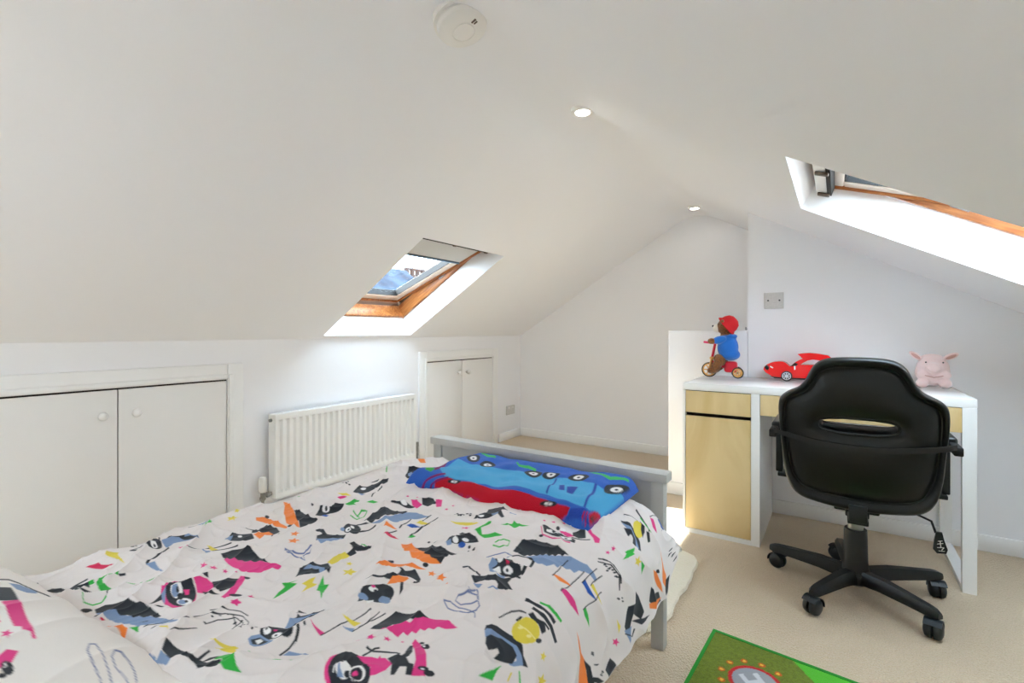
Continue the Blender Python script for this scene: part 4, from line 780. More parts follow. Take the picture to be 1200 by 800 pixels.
PRINT_PILLOW = """
k -25,413 -20,451 54,440 120,428 117,394 105,378
p 122,389 117,429 182,417 285,397 358,384 431,370 422,364 387,372 372,360 338,368 323,358 245,370
p 338,343 362,337 375,342 380,332 402,325 382,325 382,316 364,326 342,327 353,333
p 471,284 447,308 469,324 511,298 499,292 519,276 516,272
k 522,298 532,296 541,294 548,290 552,287 553,283 551,280 545,278 537,277 528,277 518,279 509,281 501,284 497,288 495,292 498,295 504,297 512,298
w 513,289 517,288 520,287 522,285 522,284 520,284 518,284 514,285 510,286 507,287 504,288 502,289 501,290 501,291 503,291 506,290 509,290
k 552,278 554,277 556,275 557,273 556,271 555,269 552,267 549,266 546,266 543,266 539,268 538,269 537,271 537,274 539,276 542,277 545,278 549,278
p 262,347 270,345 274,347 275,344 284,341 277,341 277,338 271,341 263,342 266,344
s 671,420 634,426 576,433 532,442 503,457 505,468 569,459 622,449 671,436 671,439 621,452 567,462 500,472 496,458 531,439 578,429 635,423 671,418
s 697,467 663,472 616,470 575,479 556,493 562,503 602,505 644,498 689,483 690,486 644,501 598,509 555,508 549,495 575,476 618,467 665,469 698,464
b -83,464 -75,487 14,504 40,494 38,471 -1,458
k -113,444 -122,475 -87,490 15,503 70,517 51,524 -3,510 -104,496 -139,480 -131,449
"""
PRINT_TOWEL = """
c -2180,2401 -2242,2548 -2274,2709 -2076,2665 -1889,2677 -1698,2697 -1505,2694 -1361,2695 -1202,2682 -1101,2672 -1051,2770 -1052,2580 -1056,2422 -1077,2339 -1114,2324 -1209,2333 -1348,2355 -1452,2361 -1557,2362 -1692,2345 -1806,2319 -1865,2319 -2011,2322 -2074,2321
v -1096,2328 -1135,2513 -1186,2682 -1206,2692 -1156,2530 -1108,2329
v -1346,2359 -1400,2531 -1457,2684 -1473,2693 -1418,2545 -1361,2370
v -1374,2559 -1359,2596 -1299,2481 -1318,2449
v -1328,2569 -1268,2593 -1241,2463 -1274,2458
R -2125,2293 -2070,2316 -2005,2319 -1940,2311 -1806,2319 -1673,2319 -1549,2323 -1446,2324 -1325,2314 -1249,2306 -1176,2304 -1182,2280 -1216,2270 -1290,2254 -1446,2244 -1566,2245 -1721,2258 -1946,2271 -2117,2273
R -2269,2268 -2085,2261 -1830,2251 -1587,2249 -1353,2253 -1208,2270 -1185,2230 -1358,2208 -1596,2212 -1893,2208 -2205,2204
v -2113,2273 -2014,2272 -1966,2218 -2081,2229
v -1990,2270 -1881,2271 -1844,2225 -1939,2220
v -1854,2270 -1750,2270 -1713,2223 -1797,2206
v -1708,2266 -1618,2268 -1581,2216 -1662,2209
v -1571,2251 -1474,2261 -1440,2222 -1532,2208
m -2214,2230 -2185,2279 -2077,2339 -2100,2358 -2196,2282 -2238,2243
m -2140,2211 -2137,2275 -2035,2317 -2050,2326 -2148,2278 -2162,2222
k -1932,2312 -1932,2307 -1940,2302 -1954,2297 -1973,2294 -1993,2293 -2012,2293 -2026,2295 -2033,2298 -2033,2303 -2025,2308 -2011,2313 -1993,2318 -1973,2320 -1955,2320 -1941,2317
w -1957,2308 -1958,2305 -1965,2301 -1977,2299 -1990,2298 -2001,2299 -2007,2301 -2006,2305 -1999,2309 -1988,2312 -1975,2313 -1963,2311
k -1974,2306 -1975,2304 -1980,2302 -1986,2302 -1990,2304 -1989,2306 -1984,2307 -1978,2307
k -2167,2825 -2145,2790 -2132,2758 -2130,2732 -2139,2717 -2158,2714 -2184,2724 -2213,2745 -2241,2774 -2265,2809 -2279,2842 -2282,2870 -2273,2887 -2253,2890 -2225,2878 -2195,2856
w -2186,2813 -2170,2787 -2164,2766 -2168,2754 -2182,2754 -2202,2766 -2223,2787 -2239,2812 -2246,2834 -2241,2846 -2227,2847 -2206,2834
k -2198,2803 -2191,2791 -2191,2783 -2199,2785 -2210,2795 -2218,2809 -2217,2816 -2209,2814
k -1978,2754 -1960,2721 -1952,2690 -1955,2663 -1969,2646 -1990,2639 -2018,2646 -2047,2664 -2073,2690 -2092,2722 -2102,2756 -2099,2783 -2085,2802 -2062,2809 -2033,2801 -2004,2782
w -2002,2738 -1989,2714 -1986,2693 -1994,2680 -2010,2678 -2030,2687 -2049,2706 -2062,2730 -2066,2752 -2058,2766 -2041,2767 -2021,2758
k -2018,2727 -2012,2715 -2014,2707 -2022,2707 -2033,2717 -2039,2729 -2037,2738 -2028,2736
k -1601,2750 -1588,2719 -1585,2688 -1592,2663 -1607,2644 -1629,2637 -1654,2641 -1679,2657 -1701,2683 -1715,2714 -1719,2745 -1712,2772 -1696,2791 -1673,2798 -1647,2793 -1621,2775
w -1626,2733 -1617,2710 -1617,2689 -1626,2676 -1642,2673 -1660,2682 -1676,2700 -1685,2722 -1685,2743 -1675,2756 -1659,2759 -1641,2751
k -1643,2722 -1639,2710 -1642,2702 -1650,2702 -1659,2711 -1663,2723 -1659,2730 -1651,2730
k -1474,2760 -1467,2737 -1468,2712 -1478,2691 -1494,2675 -1515,2667 -1537,2667 -1557,2677 -1572,2694 -1580,2717 -1580,2742 -1570,2764 -1553,2781 -1532,2790 -1509,2788 -1489,2778
w -1499,2744 -1494,2727 -1497,2710 -1507,2698 -1521,2693 -1536,2698 -1548,2711 -1553,2728 -1550,2744 -1540,2757 -1525,2761 -1510,2756
k -1515,2732 -1514,2724 -1517,2716 -1524,2715 -1531,2722 -1533,2731 -1529,2737 -1522,2738
k -1282,2780 -1274,2751 -1276,2722 -1287,2696 -1306,2678 -1329,2669 -1354,2671 -1376,2683 -1393,2705 -1401,2732 -1400,2762 -1389,2789 -1370,2809 -1346,2819 -1321,2817 -1298,2802
w -1309,2760 -1305,2741 -1308,2720 -1320,2707 -1336,2702 -1352,2708 -1365,2723 -1370,2744 -1367,2765 -1355,2779 -1339,2784 -1322,2777
k -1329,2749 -1327,2738 -1331,2729 -1339,2729 -1346,2736 -1348,2747 -1344,2756 -1336,2756
k -1059,2874 -1058,2850 -1059,2807 -1063,2751 -1071,2695 -1083,2651 -1100,2630 -1122,2642 -1139,2668 -1147,2701 -1145,2738 -1131,2769 -1109,2791 -1089,2819 -1074,2850 -1065,2871
w -1070,2796 -1069,2777 -1071,2745 -1077,2710 -1086,2684 -1098,2677 -1108,2689 -1113,2714 -1108,2738 -1097,2761 -1085,2782 -1076,2796
k -1080,2751 -1080,2740 -1082,2724 -1087,2714 -1092,2716 -1093,2728 -1090,2742 -1084,2751
k -1258,2306 -1259,2301 -1268,2295 -1283,2291 -1302,2288 -1322,2287 -1340,2287 -1353,2289 -1359,2292 -1357,2297 -1348,2302 -1334,2308 -1315,2312 -1296,2314 -1278,2314 -1265,2311
w -1283,2302 -1284,2298 -1292,2295 -1304,2293 -1317,2292 -1328,2293 -1333,2295 -1331,2299 -1324,2303 -1311,2305 -1298,2306 -1288,2305
k -1300,2300 -1301,2298 -1306,2296 -1312,2296 -1316,2298 -1314,2299 -1309,2301 -1303,2301
G -2264,2933 -2139,2871 -2065,2876 -2096,2923 -2169,2919 -2273,2953
G -1842,2802 -1788,2757 -1743,2800 -1676,2788 -1695,2825 -1765,2838 -1809,2793 -1852,2833
G -1323,2868 -1260,2845 -1160,2812 -1077,2898 -1084,2920 -1174,2852 -1274,2887 -1338,2910
g -2280,2390 -2280,2435 -2202,2383 -2189,2331 -2237,2338
m -2285,2470 -2296,2589 -2180,2401 -2187,2360
w -2290,2515 -2290,2510 -2290,2505 -2290,2495 -2285,2480 -2280,2460 -2280,2450 -2280,2440 -2280,2435 -2280,2440 -2280,2445 -2280,2450 -2285,2470 -2285,2480 -2290,2500 -2290,2510 -2290,2515
v -1174,2298 -1082,2326 -1053,2285 -1202,2271 -1173,2280
R -1095,2310 -1096,2285 -1085,2275 -1084,2272 -1088,2286 -1088,2313
R -1083,2320 -1079,2291 -1072,2273 -1066,2274 -1074,2294 -1079,2325
R -1071,2317 -1066,2373 -1057,2415 -1050,2429 -1050,2367 -1050,2330 -1054,2289
k -1053,2380 -1055,2365 -1055,2355 -1055,2345 -1052,2340 -1053,2330 -1054,2323 -1056,2315 -1058,2310 -1060,2312 -1060,2318 -1061,2324 -1060,2336 -1059,2348 -1058,2360 -1056,2372 -1055,2379 -1053,2385
c -1067,2465 -1055,2625 -1056,2714 -1051,2585 -1052,2425
"""
PRINT_MAT = """
l -193,3355 -164,3349 -129,3333 -103,3248 51,3351 60,3372
"""

# rooflights
def rooflight(name, op, left, blind_len, tilt):
    x0, x1, y0, y1 = op
    if left: z0, z1 = zl(x0), zl(x1); lo, hi = Vector((x0, 0, z0)), Vector((x1, 0, z1))
    else: z0, z1 = zr(x0), zr(x1); lo, hi = Vector((x1, 0, z1)), Vector((x0, 0, z0))
    Yv = (hi - lo).normalized(); L = (hi - lo).length
    Zv = Vector((Yv.z, 0, -Yv.x)) if left else Vector((-Yv.z, 0, Yv.x))
    if Zv.z > 0: Zv = -Zv                       # inward normal points down into the room
    Xv = Yv.cross(Zv)
    r = thing(name, (0, 0, 0), kind='structure')
    c = (lo + hi) / 2; c.y = (y0 + y1) / 2
    mt = Matrix((Xv, Yv, Zv)).transposed().to_4x4(); mt.translation = c
    r.matrix_world = mt
    w = (y1 - y0) / 2; h = L / 2
    def ring(b, wo, ho, wi, hi_, d0, d1, bev=.0):
        b.box(-wo, wo, -ho, -hi_, -d1, -d0, bev=bev); b.box(-wo, wo, hi_, ho, -d1, -d0, bev=bev)
        b.box(-wo, -wi, -hi_, hi_, -d1, -d0, bev=bev); b.box(wi, wo, -hi_, hi_, -d1, -d0, bev=bev)
    t = B(); ring(t, w + .012, h + .012, w, h, .001, .145); obj('reveal_lining', t, 'gloss', r, local=True)
    t = B(); ring(t, w + .012, h + .012, w - .018, h - .018, .146, .235, bev=.003); obj('window_frame', t, 'pine', r, local=True, smooth=True)
    t = B(); ring(t, w + .012, h + .012, w - .016, h - .016, .2355, .300); obj('gap_blocker', t, 'clip', r, local=True)  # dark ring added so the tilted sash's gap shows no sky
    t = B(); ring(t, w - .031, h - .033, w - .090, h - .095, .190, .243, bev=.006); sash = obj('sash', t, 'sash', r, local=True, smooth=True)
    t = B(); ring(t, w - .022, h - .022, w - .0305, h - .0325, .180, .248, bev=.002); obj('sash_edge', t, 'pine', sash, local=True)
    t = B(); ring(t, w - .0885, h - .0935, w - .096, h - .101, .197, .237); obj('glazing_gasket', t, 'blackrub', sash, local=True)
    t = B(); t.box(-w + .096, w - .096, -h + .101, h - .101, -.227, -.223); obj('pane', t, 'glass', sash, local=True)
    if blind_len:
        t = B(); t.box(-w + .045, w - .045, h - .07 - blind_len, h - .05, -.188, -.186); obj('blind', t, 'blind', sash, local=True)
        t = B(); t.box(-w + .045, w - .045, h - .082 - blind_len, h - .07 - blind_len, -.189, -.176, bev=.003); obj('blind_bar', t, 'alu', sash, local=True)
    t = B(); t.box(-w + .02, w - .02, h - .050, h - .010, -.179, -.150, bev=.004); obj('ventilation_flap', t, 'plastic', sash, local=True, smooth=True)
    t = B(); t.box(-w + .03, w - .03, h - .066, h - .0505, -.185, -.148); obj('flap_gap', t, 'gap', sash, local=True)
    for k in (-w + .06, .0, w - .06):
        t = B(); t.box(k - .014, k + .014, h - .062, h - .018, -.1475, -.138, bev=.003); obj('clip', t, 'clip', sash, local=True)
    p_ = Matrix.Translation((0, 0, -.205)); sash.matrix_basis = p_ @ Matrix.Rotation(math.radians(tilt), 4, 'X') @ p_.inverted()
    for sgn in (-1, 1):                          # pivot brackets at mid height
        t = B(); t.box(sgn * (w - .0185) - .003, sgn * (w - .0185) + .003, -.03, .03, -.226, -.170, bev=.001); obj('pivot_bracket', t, 'steel', r, local=True)
    return r
rooflight('window_1', OPL, True, .21, 10)
rooflight('window_2', OPR, False, 0, 10)
rooflight('added_window_3', OPL2, True, 0, 0); rooflight('added_window_4', OPR2, False, 0, 0)  # added out of view, only to brighten the room's near end

# ---------------------------------------------------------------- houses across the street, seen through the left rooflight
def house(xf, xb, ya, yb, ez, rz, label, rm='slate'):
    r = thing('terraced_house', ((xf + xb) / 2, (ya + yb) / 2, -6.5), label, 'house')
    obj('wall', B().box(xb, xf, ya, yb, -6.5, ez), 'brick', r)
    m_ = (xf + xb) / 2
    obj('roof', B().prism([(xf + .3, ez - .1), (m_, rz), (xb - .3, ez - .1), (xb - .3, ez + .02), (m_, rz + .14), (xf + .3, ez + .02)], flat, ya - .1, yb + .1), rm, r)
    return r
h1 = house(-13.2, -19.2, 3.2, 15.5, 1.2, 3.62, 'slate roofed terrace across the street left of the chimney stack')
for k in range(4):
    y = 4.6 + k * 2.9
    obj('dormer_window', B().box(-15.2, -14.0, y, y + 1.1, 1.5, 2.45, bev=.03), 'render', h1)
h2 = house(-13.6, -19.6, 17.4, 27.0, 1.0, 3.50, 'brown tiled terrace across the street right of the chimney stack', 'tile')
ch = thing('chimney_stack', (-16.5, 16.4, 2.0), 'brick chimney stack with clay pots between the two terraces', 'chimney')
obj('stack', B().box(-16.9, -16.1, 15.75, 17.15, -6.4, 3.35, bev=.03), 'brick', ch)
obj('cap', B().box(-17.0, -16.0, 15.65, 17.25, 3.351, 3.45, bev=.02), 'render', ch)
for k in range(4):
    obj('chimney_pot', B().lathe([(.0, 0), (.13, 0), (.11, .35), (.14, .42), (.14, .5), (.09, .5), (.0, .4)], (-16.5, 15.93 + k * .34, 3.451), n=16), 'pot', ch, smooth=True)
obj('aerial', B().cyl((-16.5, 15.7, 3.4), (-16.5, 15.7, 4.9), .02, n=6).cyl((-16.9, 15.7, 4.8), (-15.9, 15.7, 4.8), .015, n=6).cyl((-16.7, 15.4, 4.8), (-16.7, 16.0, 4.8), .012, n=6).cyl((-16.2, 15.4, 4.8), (-16.2, 16.0, 4.8), .012, n=6), 'clip', ch)
struct(obj('ground', B().box(-60, 60, -60, 60, -6.7, -6.5), 'render'))

# ---------------------------------------------------------------- lights and detector on the ridge
def downlight(y, label):
    z = ceil_z(-.86) - .005; r = thing('downlight', (-.86, y, z), label, 'ceiling light', 'recessed downlights along the ridge')
    obj('bezel', B().lathe([(.028, -.002), (.030, -.008), (.040, -.009), (.046, -.006), (.048, .016)], (-.86, y, z), n=32), 'plastic', r, smooth=True)
    obj('lamp', B().lathe([(.0, -.006), (.022, -.006), (.028, -.003), (.0285, .01), (0, .01)], (-.86, y, z), n=24), 'lamp', r, smooth=True)
    return r
downlight(1.80, 'round recessed downlight in the middle of the ridge, nearer of the two lit lamps')
downlight(3.66, 'small recessed downlight at the far end of the ridge by the gable wall')
az = ceil_z(-.905) - .006
al = thing('smoke_alarm', (-.905, 1.085, az), 'round white smoke alarm fixed near the ridge at the top edge', 'smoke alarm')
al.rotation_euler = (0, -math.atan(.30), 0)
obj('base_plate', B().lathe([(0, .020), (.078, .020), (.080, -.008), (.0, -.008)], n=48), 'plastic', al, smooth=True, local=True)
obj('cover', B().lathe([(.070, -.0085), (.072, -.0135), (.066, -.0140), (.066, -.0165), (.073, -.017), (.073, -.022), (.070, -.030), (.056, -.038), (.034, -.040), (.033, -.0385), (.031, -.0385), (.030, -.041), (.0, -.042)], n=48), 'plastic', al, smooth=True, local=True)
obj('vent_slot', B().box(.036, .052, -.010, -.004, -.0400, -.0365).box(.038, .050, -.001, .004, -.0400, -.0365), 'clip', al, local=True)

# ---------------------------------------------------------------- wall plates
sk = thing('wall_socket', (LW, 3.797, .27), 'double power socket low on the knee wall beside the small cupboard', 'socket')
obj('faceplate', B().box(LW, LW + .010, 3.728, 3.866, .228, .312, bev=.003), 'socket', sk, smooth=True)
for y in (3.765, 3.83): obj('rocker', B().box(LW + .010, LW + .013, y - .006, y + .006, .285, .303, bev=.001), 'plastic', sk)
sp = thing('blank_plate', (-.295, YD, 1.182), 'square grey blanking plate with two screws on the wall above the desk', 'wall plate')
obj('back_box', B().box(-.344, -.248, YD - .010, YD, 1.136, 1.226, bev=.001), 'socket', sp)
obj('faceplate', B().box(-.340, -.250, YD - .0175, YD - .0105, 1.139, 1.224, bev=.003), 'socket', sp, smooth=True)
for x in (-.323, -.267): obj('screw', B().cyl((x, YD - .0195, 1.181), (x, YD - .0176, 1.181), .0045, n=12), 'black', sp)
tag(obj('wall_hook', B().cyl((-.437, YD - .004, 1.022), (-.437, YD - .0, 1.022), .006, n=10).box(-.441, -.433, YD - .012, YD - .004, 1.018, 1.034, bev=.001), 'steel'), 'tiny metal catch where the low wall meets the full height wall', 'hook')

# ---------------------------------------------------------------- radiator
rx = LW + .085
rd = thing('radiator', (LW, 1.965, .115), 'white ribbed panel radiator on the knee wall between the two cupboards', 'radiator')
ya, yb, zb, zt = 1.445, 2.485, .118, .563
n = 26; pitch = (yb - ya - .03) / n; prof = [(rx - .010, ya)]
prof.append((rx, ya + .003))
y = ya + .015
for k in range(n):
    prof += [(rx, y + pitch * .10), (rx - .016, y + pitch * .26), (rx - .016, y + pitch * .56), (rx, y + pitch * .76)]
    y += pitch
prof += [(rx, yb - .003), (rx - .010, yb)]
t = B(); zc = [(zb, 0), (zb + .028, 0), (zb + .038, 1), (zt - .036, 1), (zt - .026, 0), (zt, 0)]
grid = [[t.bm.verts.new(((x if f else (rx if x > rx - .0095 or True else x)) if 0 < i < len(prof) - 1 else x, yy, z)) for (z, f) in zc] for i, (x, yy) in enumerate(prof)]
for i in range(len(prof) - 1):
    for j in range(len(zc) - 1): t.bm.faces.new((grid[i][j], grid[i + 1][j], grid[i + 1][j + 1], grid[i][j + 1]))
t.box(rx - .024, rx - .0165, ya, yb, zb, zt)
obj('front_panel', t, 'radiator', rd, smooth=True, angle=30)
obj('rear_panel', B().box(LW + .028, LW + .036, ya + .01, yb - .01, zb + .01, zt - .01, bev=.002), 'radiator', rd)
t = B(); t.box(LW + .026, rx - .001, ya, yb, zt, zt + .003)
for k in range(52):
    yy = ya + .02 + k * (yb - ya - .04) / 52; t.box(LW + .036, rx - .014, yy, yy + .010, zt + .0031, zt + .0045)
obj('top_grille', t, 'radiator', rd)
for yy in (ya - .002, yb): obj('side_panel', B().box(LW + .026, rx - .002, yy, yy + .002, zb + .004, zt + .001), 'radiator', rd)
for yy in (ya + .10, yb - .10): obj('wall_bracket', B().box(LW + .001, LW + .0265, yy - .015, yy + .015, zb + .06, zt - .05), 'steel', rd)
obj('bleed_valve', B().cyl((rx - .03, ya - .014, zt - .028), (rx - .03, ya - .001, zt - .028), .009, n=8), 'steel', rd)
obj('end_plug', B().cyl((rx - .03, yb + .002, zt - .028), (rx - .03, yb + .010, zt - .028), .009, n=8), 'steel', rd)
vx = rx - .03
tv = obj('thermostat_head', B().lathe([(.0, .080), (.014, .079), (.0185, .072), (.020, .040), (.020, .008), (.016, .0), (.0, .0)], (vx, ya - .050, .165), n=24), 'plastic', rd, smooth=True, label='white ribbed thermostat head on the left valve')
t = B()
for k in range(14):
    a = 2 * PI * k / 14; t.box(vx + .0195 * math.cos(a) - .0012, vx + .0195 * math.cos(a) + .0012, ya - .050 + .0195 * math.sin(a) - .0012, ya - .050 + .0195 * math.sin(a) + .0012, .178, .232)
obj('grip_rib', t, 'plastic', tv)
obj('valve_body', B().cyl((vx, ya - .050, .120), (vx, ya - .050, .1645), .011).cyl((vx, ya - .050, .146), (vx, ya - .0025, .146), .009).cyl((vx, ya - .03, .146), (vx, ya - .016, .146), .014, n=6).cyl((vx, ya - .05, .125), (vx, ya - .05, .138), .015, n=6), 'steel', rd, smooth=True)
obj('pipe', B().cyl((vx, ya - .050, .001), (vx, ya - .050, .12), .0075), 'steel', rd, smooth=True)
obj('lockshield_valve', B().cyl((vx, yb + .040, .12), (vx, yb + .040, .185), .010).cyl((vx, yb + .0025, .146), (vx, yb + .04, .146), .009).lathe([(0, .215), (.011, .214), (.012, .185), (0, .185)], (vx, yb + .04, 0), n=16), 'steel', rd, smooth=True)
obj('pipe', B().cyl((vx, yb + .040, .001), (vx, yb + .040, .12), .0075), 'steel', rd, smooth=True)

# ---------------------------------------------------------------- bed
X0, X1, YH, YF = -1.432, -.456, -.52, 1.538
bd = thing('bed_frame', ((X0 + X1) / 2, .5, 0), 'pale grey wooden single bed frame with a low flat topped footboard', 'bed')
for x in (X0, X1 - .040):
    for y, z in ((YF, .531), (YH - .04, .82)): obj('leg', B().box(x, x + .040, y, y + .040, 0, z, bev=.002), 'bed', bd, smooth=True)
obj('footboard_cap', B().box(X0 - .012, X1 + .012, YF - .008, YF + .052, .532, .560, bev=.002), 'bed', bd, smooth=True)
obj('footboard_panel', B().box(X0 + .0405, X1 - .0405, YF + .010, YF + .028, .22, .5315), 'bed', bd)
obj('footboard_rail', B().box(X0 + .0405, X1 - .0405, YF + .004, YF + .036, .18, .2195, bev=.002), 'bed', bd)
obj('headboard_panel', B().box(X0 + .0405, X1 - .0405, YH - .03, YH - .012, .25, .79), 'bed', bd)
obj('headboard_cap', B().box(X0 - .012, X1 + .012, YH - .048, YH + .008, .821, .849, bev=.002), 'bed', bd)
for x in (X0 + .004, X1 - .028): obj('side_rail', B().box(x, x + .024, YH, YF, .20, .315, bev=.002), 'bed', bd)
for k in range(14):
    y = YH + .06 + k * .143; obj('slat', B().box(X0 + .03, X1 - .03, y, y + .07, .215, .235), 'birch', bd)
mt_ = obj('mattress', B().box(-1.40, -.492, YH + .02, YF - .012, .236, .452, bev=.035, seg=4), 'sheet', smooth=True)
tag(origin(mt_, (-.946, .5, .236)), 'white mattress on the bed under the patterned duvet', 'mattress')

# printed cloth: motifs are flat colour shapes in cloth millimetres
INK = dict(k=srgb(40, 44, 50), n=srgb(34, 66, 46), w=srgb(234, 232, 230), b=srgb(124, 147, 182), p=srgb(222, 58, 132), r=srgb(212, 40, 84), o=srgb(240, 132, 58),
           g=srgb(48, 176, 66), y=srgb(222, 202, 72), Y=srgb(238, 226, 150), B=srgb(34, 84, 168), s=srgb(104, 116, 156),
           c=srgb(72, 166, 214), v=srgb(36, 70, 164), R=srgb(196, 10, 40), m=srgb(128, 26, 96), G=srgb(64, 186, 96), l=srgb(96, 200, 52))
def raster_once(U, V, base, txt):
    """U, V: 1-D sorted cloth coordinates in metres; returns colour[u, v, 4]"""
    col = np.empty((len(U), len(V), 4), np.float32); col[:] = base
    for ln in txt.strip().splitlines():
        f = ln.split(); P = np.array([[float(a) / 2000 for a in q.split(',')] for q in f[1:]])
        i0, i1 = np.searchsorted(U, P[:, 0].min()), np.searchsorted(U, P[:, 0].max() + 1e-6)
        j0, j1 = np.searchsorted(V, P[:, 1].min()), np.searchsorted(V, P[:, 1].max() + 1e-6)
        if i1 <= i0 or j1 <= j0: continue
        gu, gv = np.meshgrid(U[i0:i1], V[j0:j1], indexing='ij'); inside = np.zeros(gu.shape, bool)
        for a, b_ in zip(P, np.roll(P, -1, 0)):
            if a[1] == b_[1]: continue
            c_ = ((a[1] > gv) != (b_[1] > gv)) & (gu < (b_[0] - a[0]) * (gv - a[1]) / (b_[1] - a[1]) + a[0])
            inside ^= c_
        col[i0:i1, j0:j1][inside] = INK[f[0]]
    return col
def rasterise(U, V, base, txt):
    du, dv = np.gradient(U) / 3, np.gradient(V) / 3
    return sum(raster_once(U + a * du, V + b_ * dv, base, txt) for a in (-1, 0, 1) for b_ in (-1, 0, 1)) / 9
def noise2(x, y, seed=0):
    r = np.random.default_rng(seed).random((64, 64)); xi = np.floor(x).astype(int); yi = np.floor(y).astype(int)
    fx = x - xi; fy = y - yi; fx = fx * fx * (3 - 2 * fx); fy = fy * fy * (3 - 2 * fy)
    g = lambda a, b_: r[a % 64, b_ % 64]
    return (g(xi, yi) * (1 - fx) + g(xi + 1, yi) * fx) * (1 - fy) + (g(xi, yi + 1) * (1 - fx) + g(xi + 1, yi + 1) * fx) * fy
def sheet(name, U, V, f, m, col=None, close=False):
    """grid mesh from f(u, v) -> x, y, z arrays"""
    gu, gv = np.meshgrid(U, V, indexing='ij'); x, y, z = f(gu, gv); nu, nv = gu.shape
    co = np.stack([x, y, z], -1).reshape(-1, 3).astype(np.float32)
    idx = np.arange(nu * nv).reshape(nu, nv)
    F = np.stack([idx[:-1, :-1], idx[1:, :-1], idx[1:, 1:], idx[:-1, 1:]], -1).reshape(-1, 4)
    me = bpy.data.meshes.new(name); me.vertices.add(len(co)); me.vertices.foreach_set('co', co.ravel())
    me.loops.add(F.size); me.loops.foreach_set('vertex_index', F.ravel().astype(np.int32))
    me.polygons.add(len(F)); me.polygons.foreach_set('loop_start', np.arange(0, F.size, 4, dtype=np.int32))
    me.polygons.foreach_set('loop_total', np.full(len(F), 4, np.int32)); me.update(calc_edges=True)
    me.polygons.foreach_set('use_smooth', [True] * len(F))
    if col is not None:
        a = me.color_attributes.new('print', 'FLOAT_COLOR', 'POINT'); a.data.foreach_set('color', col.reshape(-1, 4).ravel())
    me.materials.append(M[m]); o = bpy.data.objects.new(name, me); C.objects.link(o); return o
def duvet_xyz(u,v):
    u=np.asarray(u,float);v=np.asarray(v,float)
    xr,xl,r,tm=-.545,-1.36,.12,1.42
    zt=.502-.022*np.clip((v-.7)/.8,0,1)**2+.012*np.sin(np.clip((u+1.36)/.82,0,1)*np.pi)
    s=np.where(u>xr,u-xr,np.where(u<xl,xl-u,0.));sg=np.where(u>xr,1.,-1.)
    th=np.minimum(s/r,tm);rest=np.maximum(s-r*tm,0)
    x=np.clip(u,xl,xr)+sg*(r*np.sin(th)+rest*np.cos(tm));z=zt-r*(1-np.cos(th))-rest*np.sin(tm)
    vf,rf=1.455,.06;t=np.clip((v-vf)/rf,0,1.3)
    y=np.minimum(v,vf)+rf*np.sin(t);z=z-rf*(1-np.cos(t))
    return x,y,z
PCX,PCY,PA=-1.08,-.02,.10
def pillow_xyz(u,v):  # u,v local metres, half .37 x .28
    u=np.asarray(u,float);v=np.asarray(v,float)
    a=np.clip(np.abs(u)/.40,0,1);b=np.clip(np.abs(v)/.30,0,1)
    h=.115*(1-a**2.6)**.55*(1-b**2.4)**.6
    c,s=np.cos(PA),np.sin(PA)
    return PCX+u*c-v*s,PCY+u*s+v*c,.515+h
def towel_xyz(u,v):
    u=np.asarray(u,float);v=np.asarray(v,float)
    e=.024
    du=np.minimum(np.minimum(u+1.17,-.525-u),.03)/.03;dv=np.minimum(np.minimum(v-1.135,1.50-v),.03)/.03
    du=np.clip(du,0,1);dv=np.clip(dv,0,1)
    h=.044*np.sqrt(1-(1-du)**2)*np.sqrt(1-(1-dv)**2)
    h=h+.010*np.exp(-((v-1.19)/.05)**2)*dv*du
    return u,v,.502+h

def duvet_full(u, v):
    x, y, z = duvet_xyz(u, v)
    drop = np.clip((np.maximum(u + .545, -1.36 - u)) / .15, 0, 1)      # 0 on top, 1 on the hanging sides
    sg = np.where(u > -.9, 1., -1.)
    # long soft creases on top, running askew, finer ones near the foot
    a = u * 5.2 + v * 2.1 + 1.6 * noise2(u * 3 + 9, v * 3 + 4, 1); c1 = 1 - np.abs(2 * noise2(a * 1.2 + 5, v * 2.2 + u * 1.5 + 20, 2) - 1)
    b_ = v * 7.0 - u * 3.2 + 1.4 * noise2(u * 4 + 2, v * 4 + 8, 3); c2 = 1 - np.abs(2 * noise2(b_ + 11, u * 3.4 + 7, 4) - 1)
    c3 = 1 - np.abs(2 * noise2(u * 16 + v * 7 + 3, v * 15 - u * 5 + 40, 5) - 1)
    top = .013 * c1 ** 5 + .014 * c2 ** 6 + .0062 * c3 ** 4 + .0022 * (1 - np.abs(2 * noise2(u * 38 - v * 12 + 5, v * 30 + u * 14, 10) - 1)) ** 4 + .010 * (noise2(u * 3.1 + 30, v * 3.1 + 30, 6) - .5)
    z = z + top * (1 - .75 * drop) * np.clip((v + .4) * 3, 0, 1)
    # vertical folds in the overhang
    fold = .030 * (noise2(v * 7.5 + 13 + .6 * u, u * 1.5 + 50, 7) - .4) + .018 * (noise2(v * 19 + 3, u * 4 + 60, 8) - .5) + .010 * c3
    x = x + sg * fold * drop
    hang = np.clip((u + .30) / .2, 0, 1)
    z = z + hang * .05 * (noise2(v * 4 + 70, u * 0 + 3, 9) - .5) + hang * .012 * np.sin(v * 9)
    z = z + np.clip(v - 1.38, 0, .2) * .75 * drop ** 2 * np.clip((u + .42) / .15, 0, 1)
    # the very edge turns under
    e = np.clip((u - UE) / .02, 0, 1); x = x - e * .016; z = z + e * .012
    return x, y, z
UE = -.262
U = np.concatenate([np.arange(-1.63, -1.42, .008), np.arange(-1.42, -.24, .0016)]); V = np.concatenate([np.arange(-.44, .12, .012), np.arange(.12, .80, .0016), np.arange(.80, 1.535, .0022)])
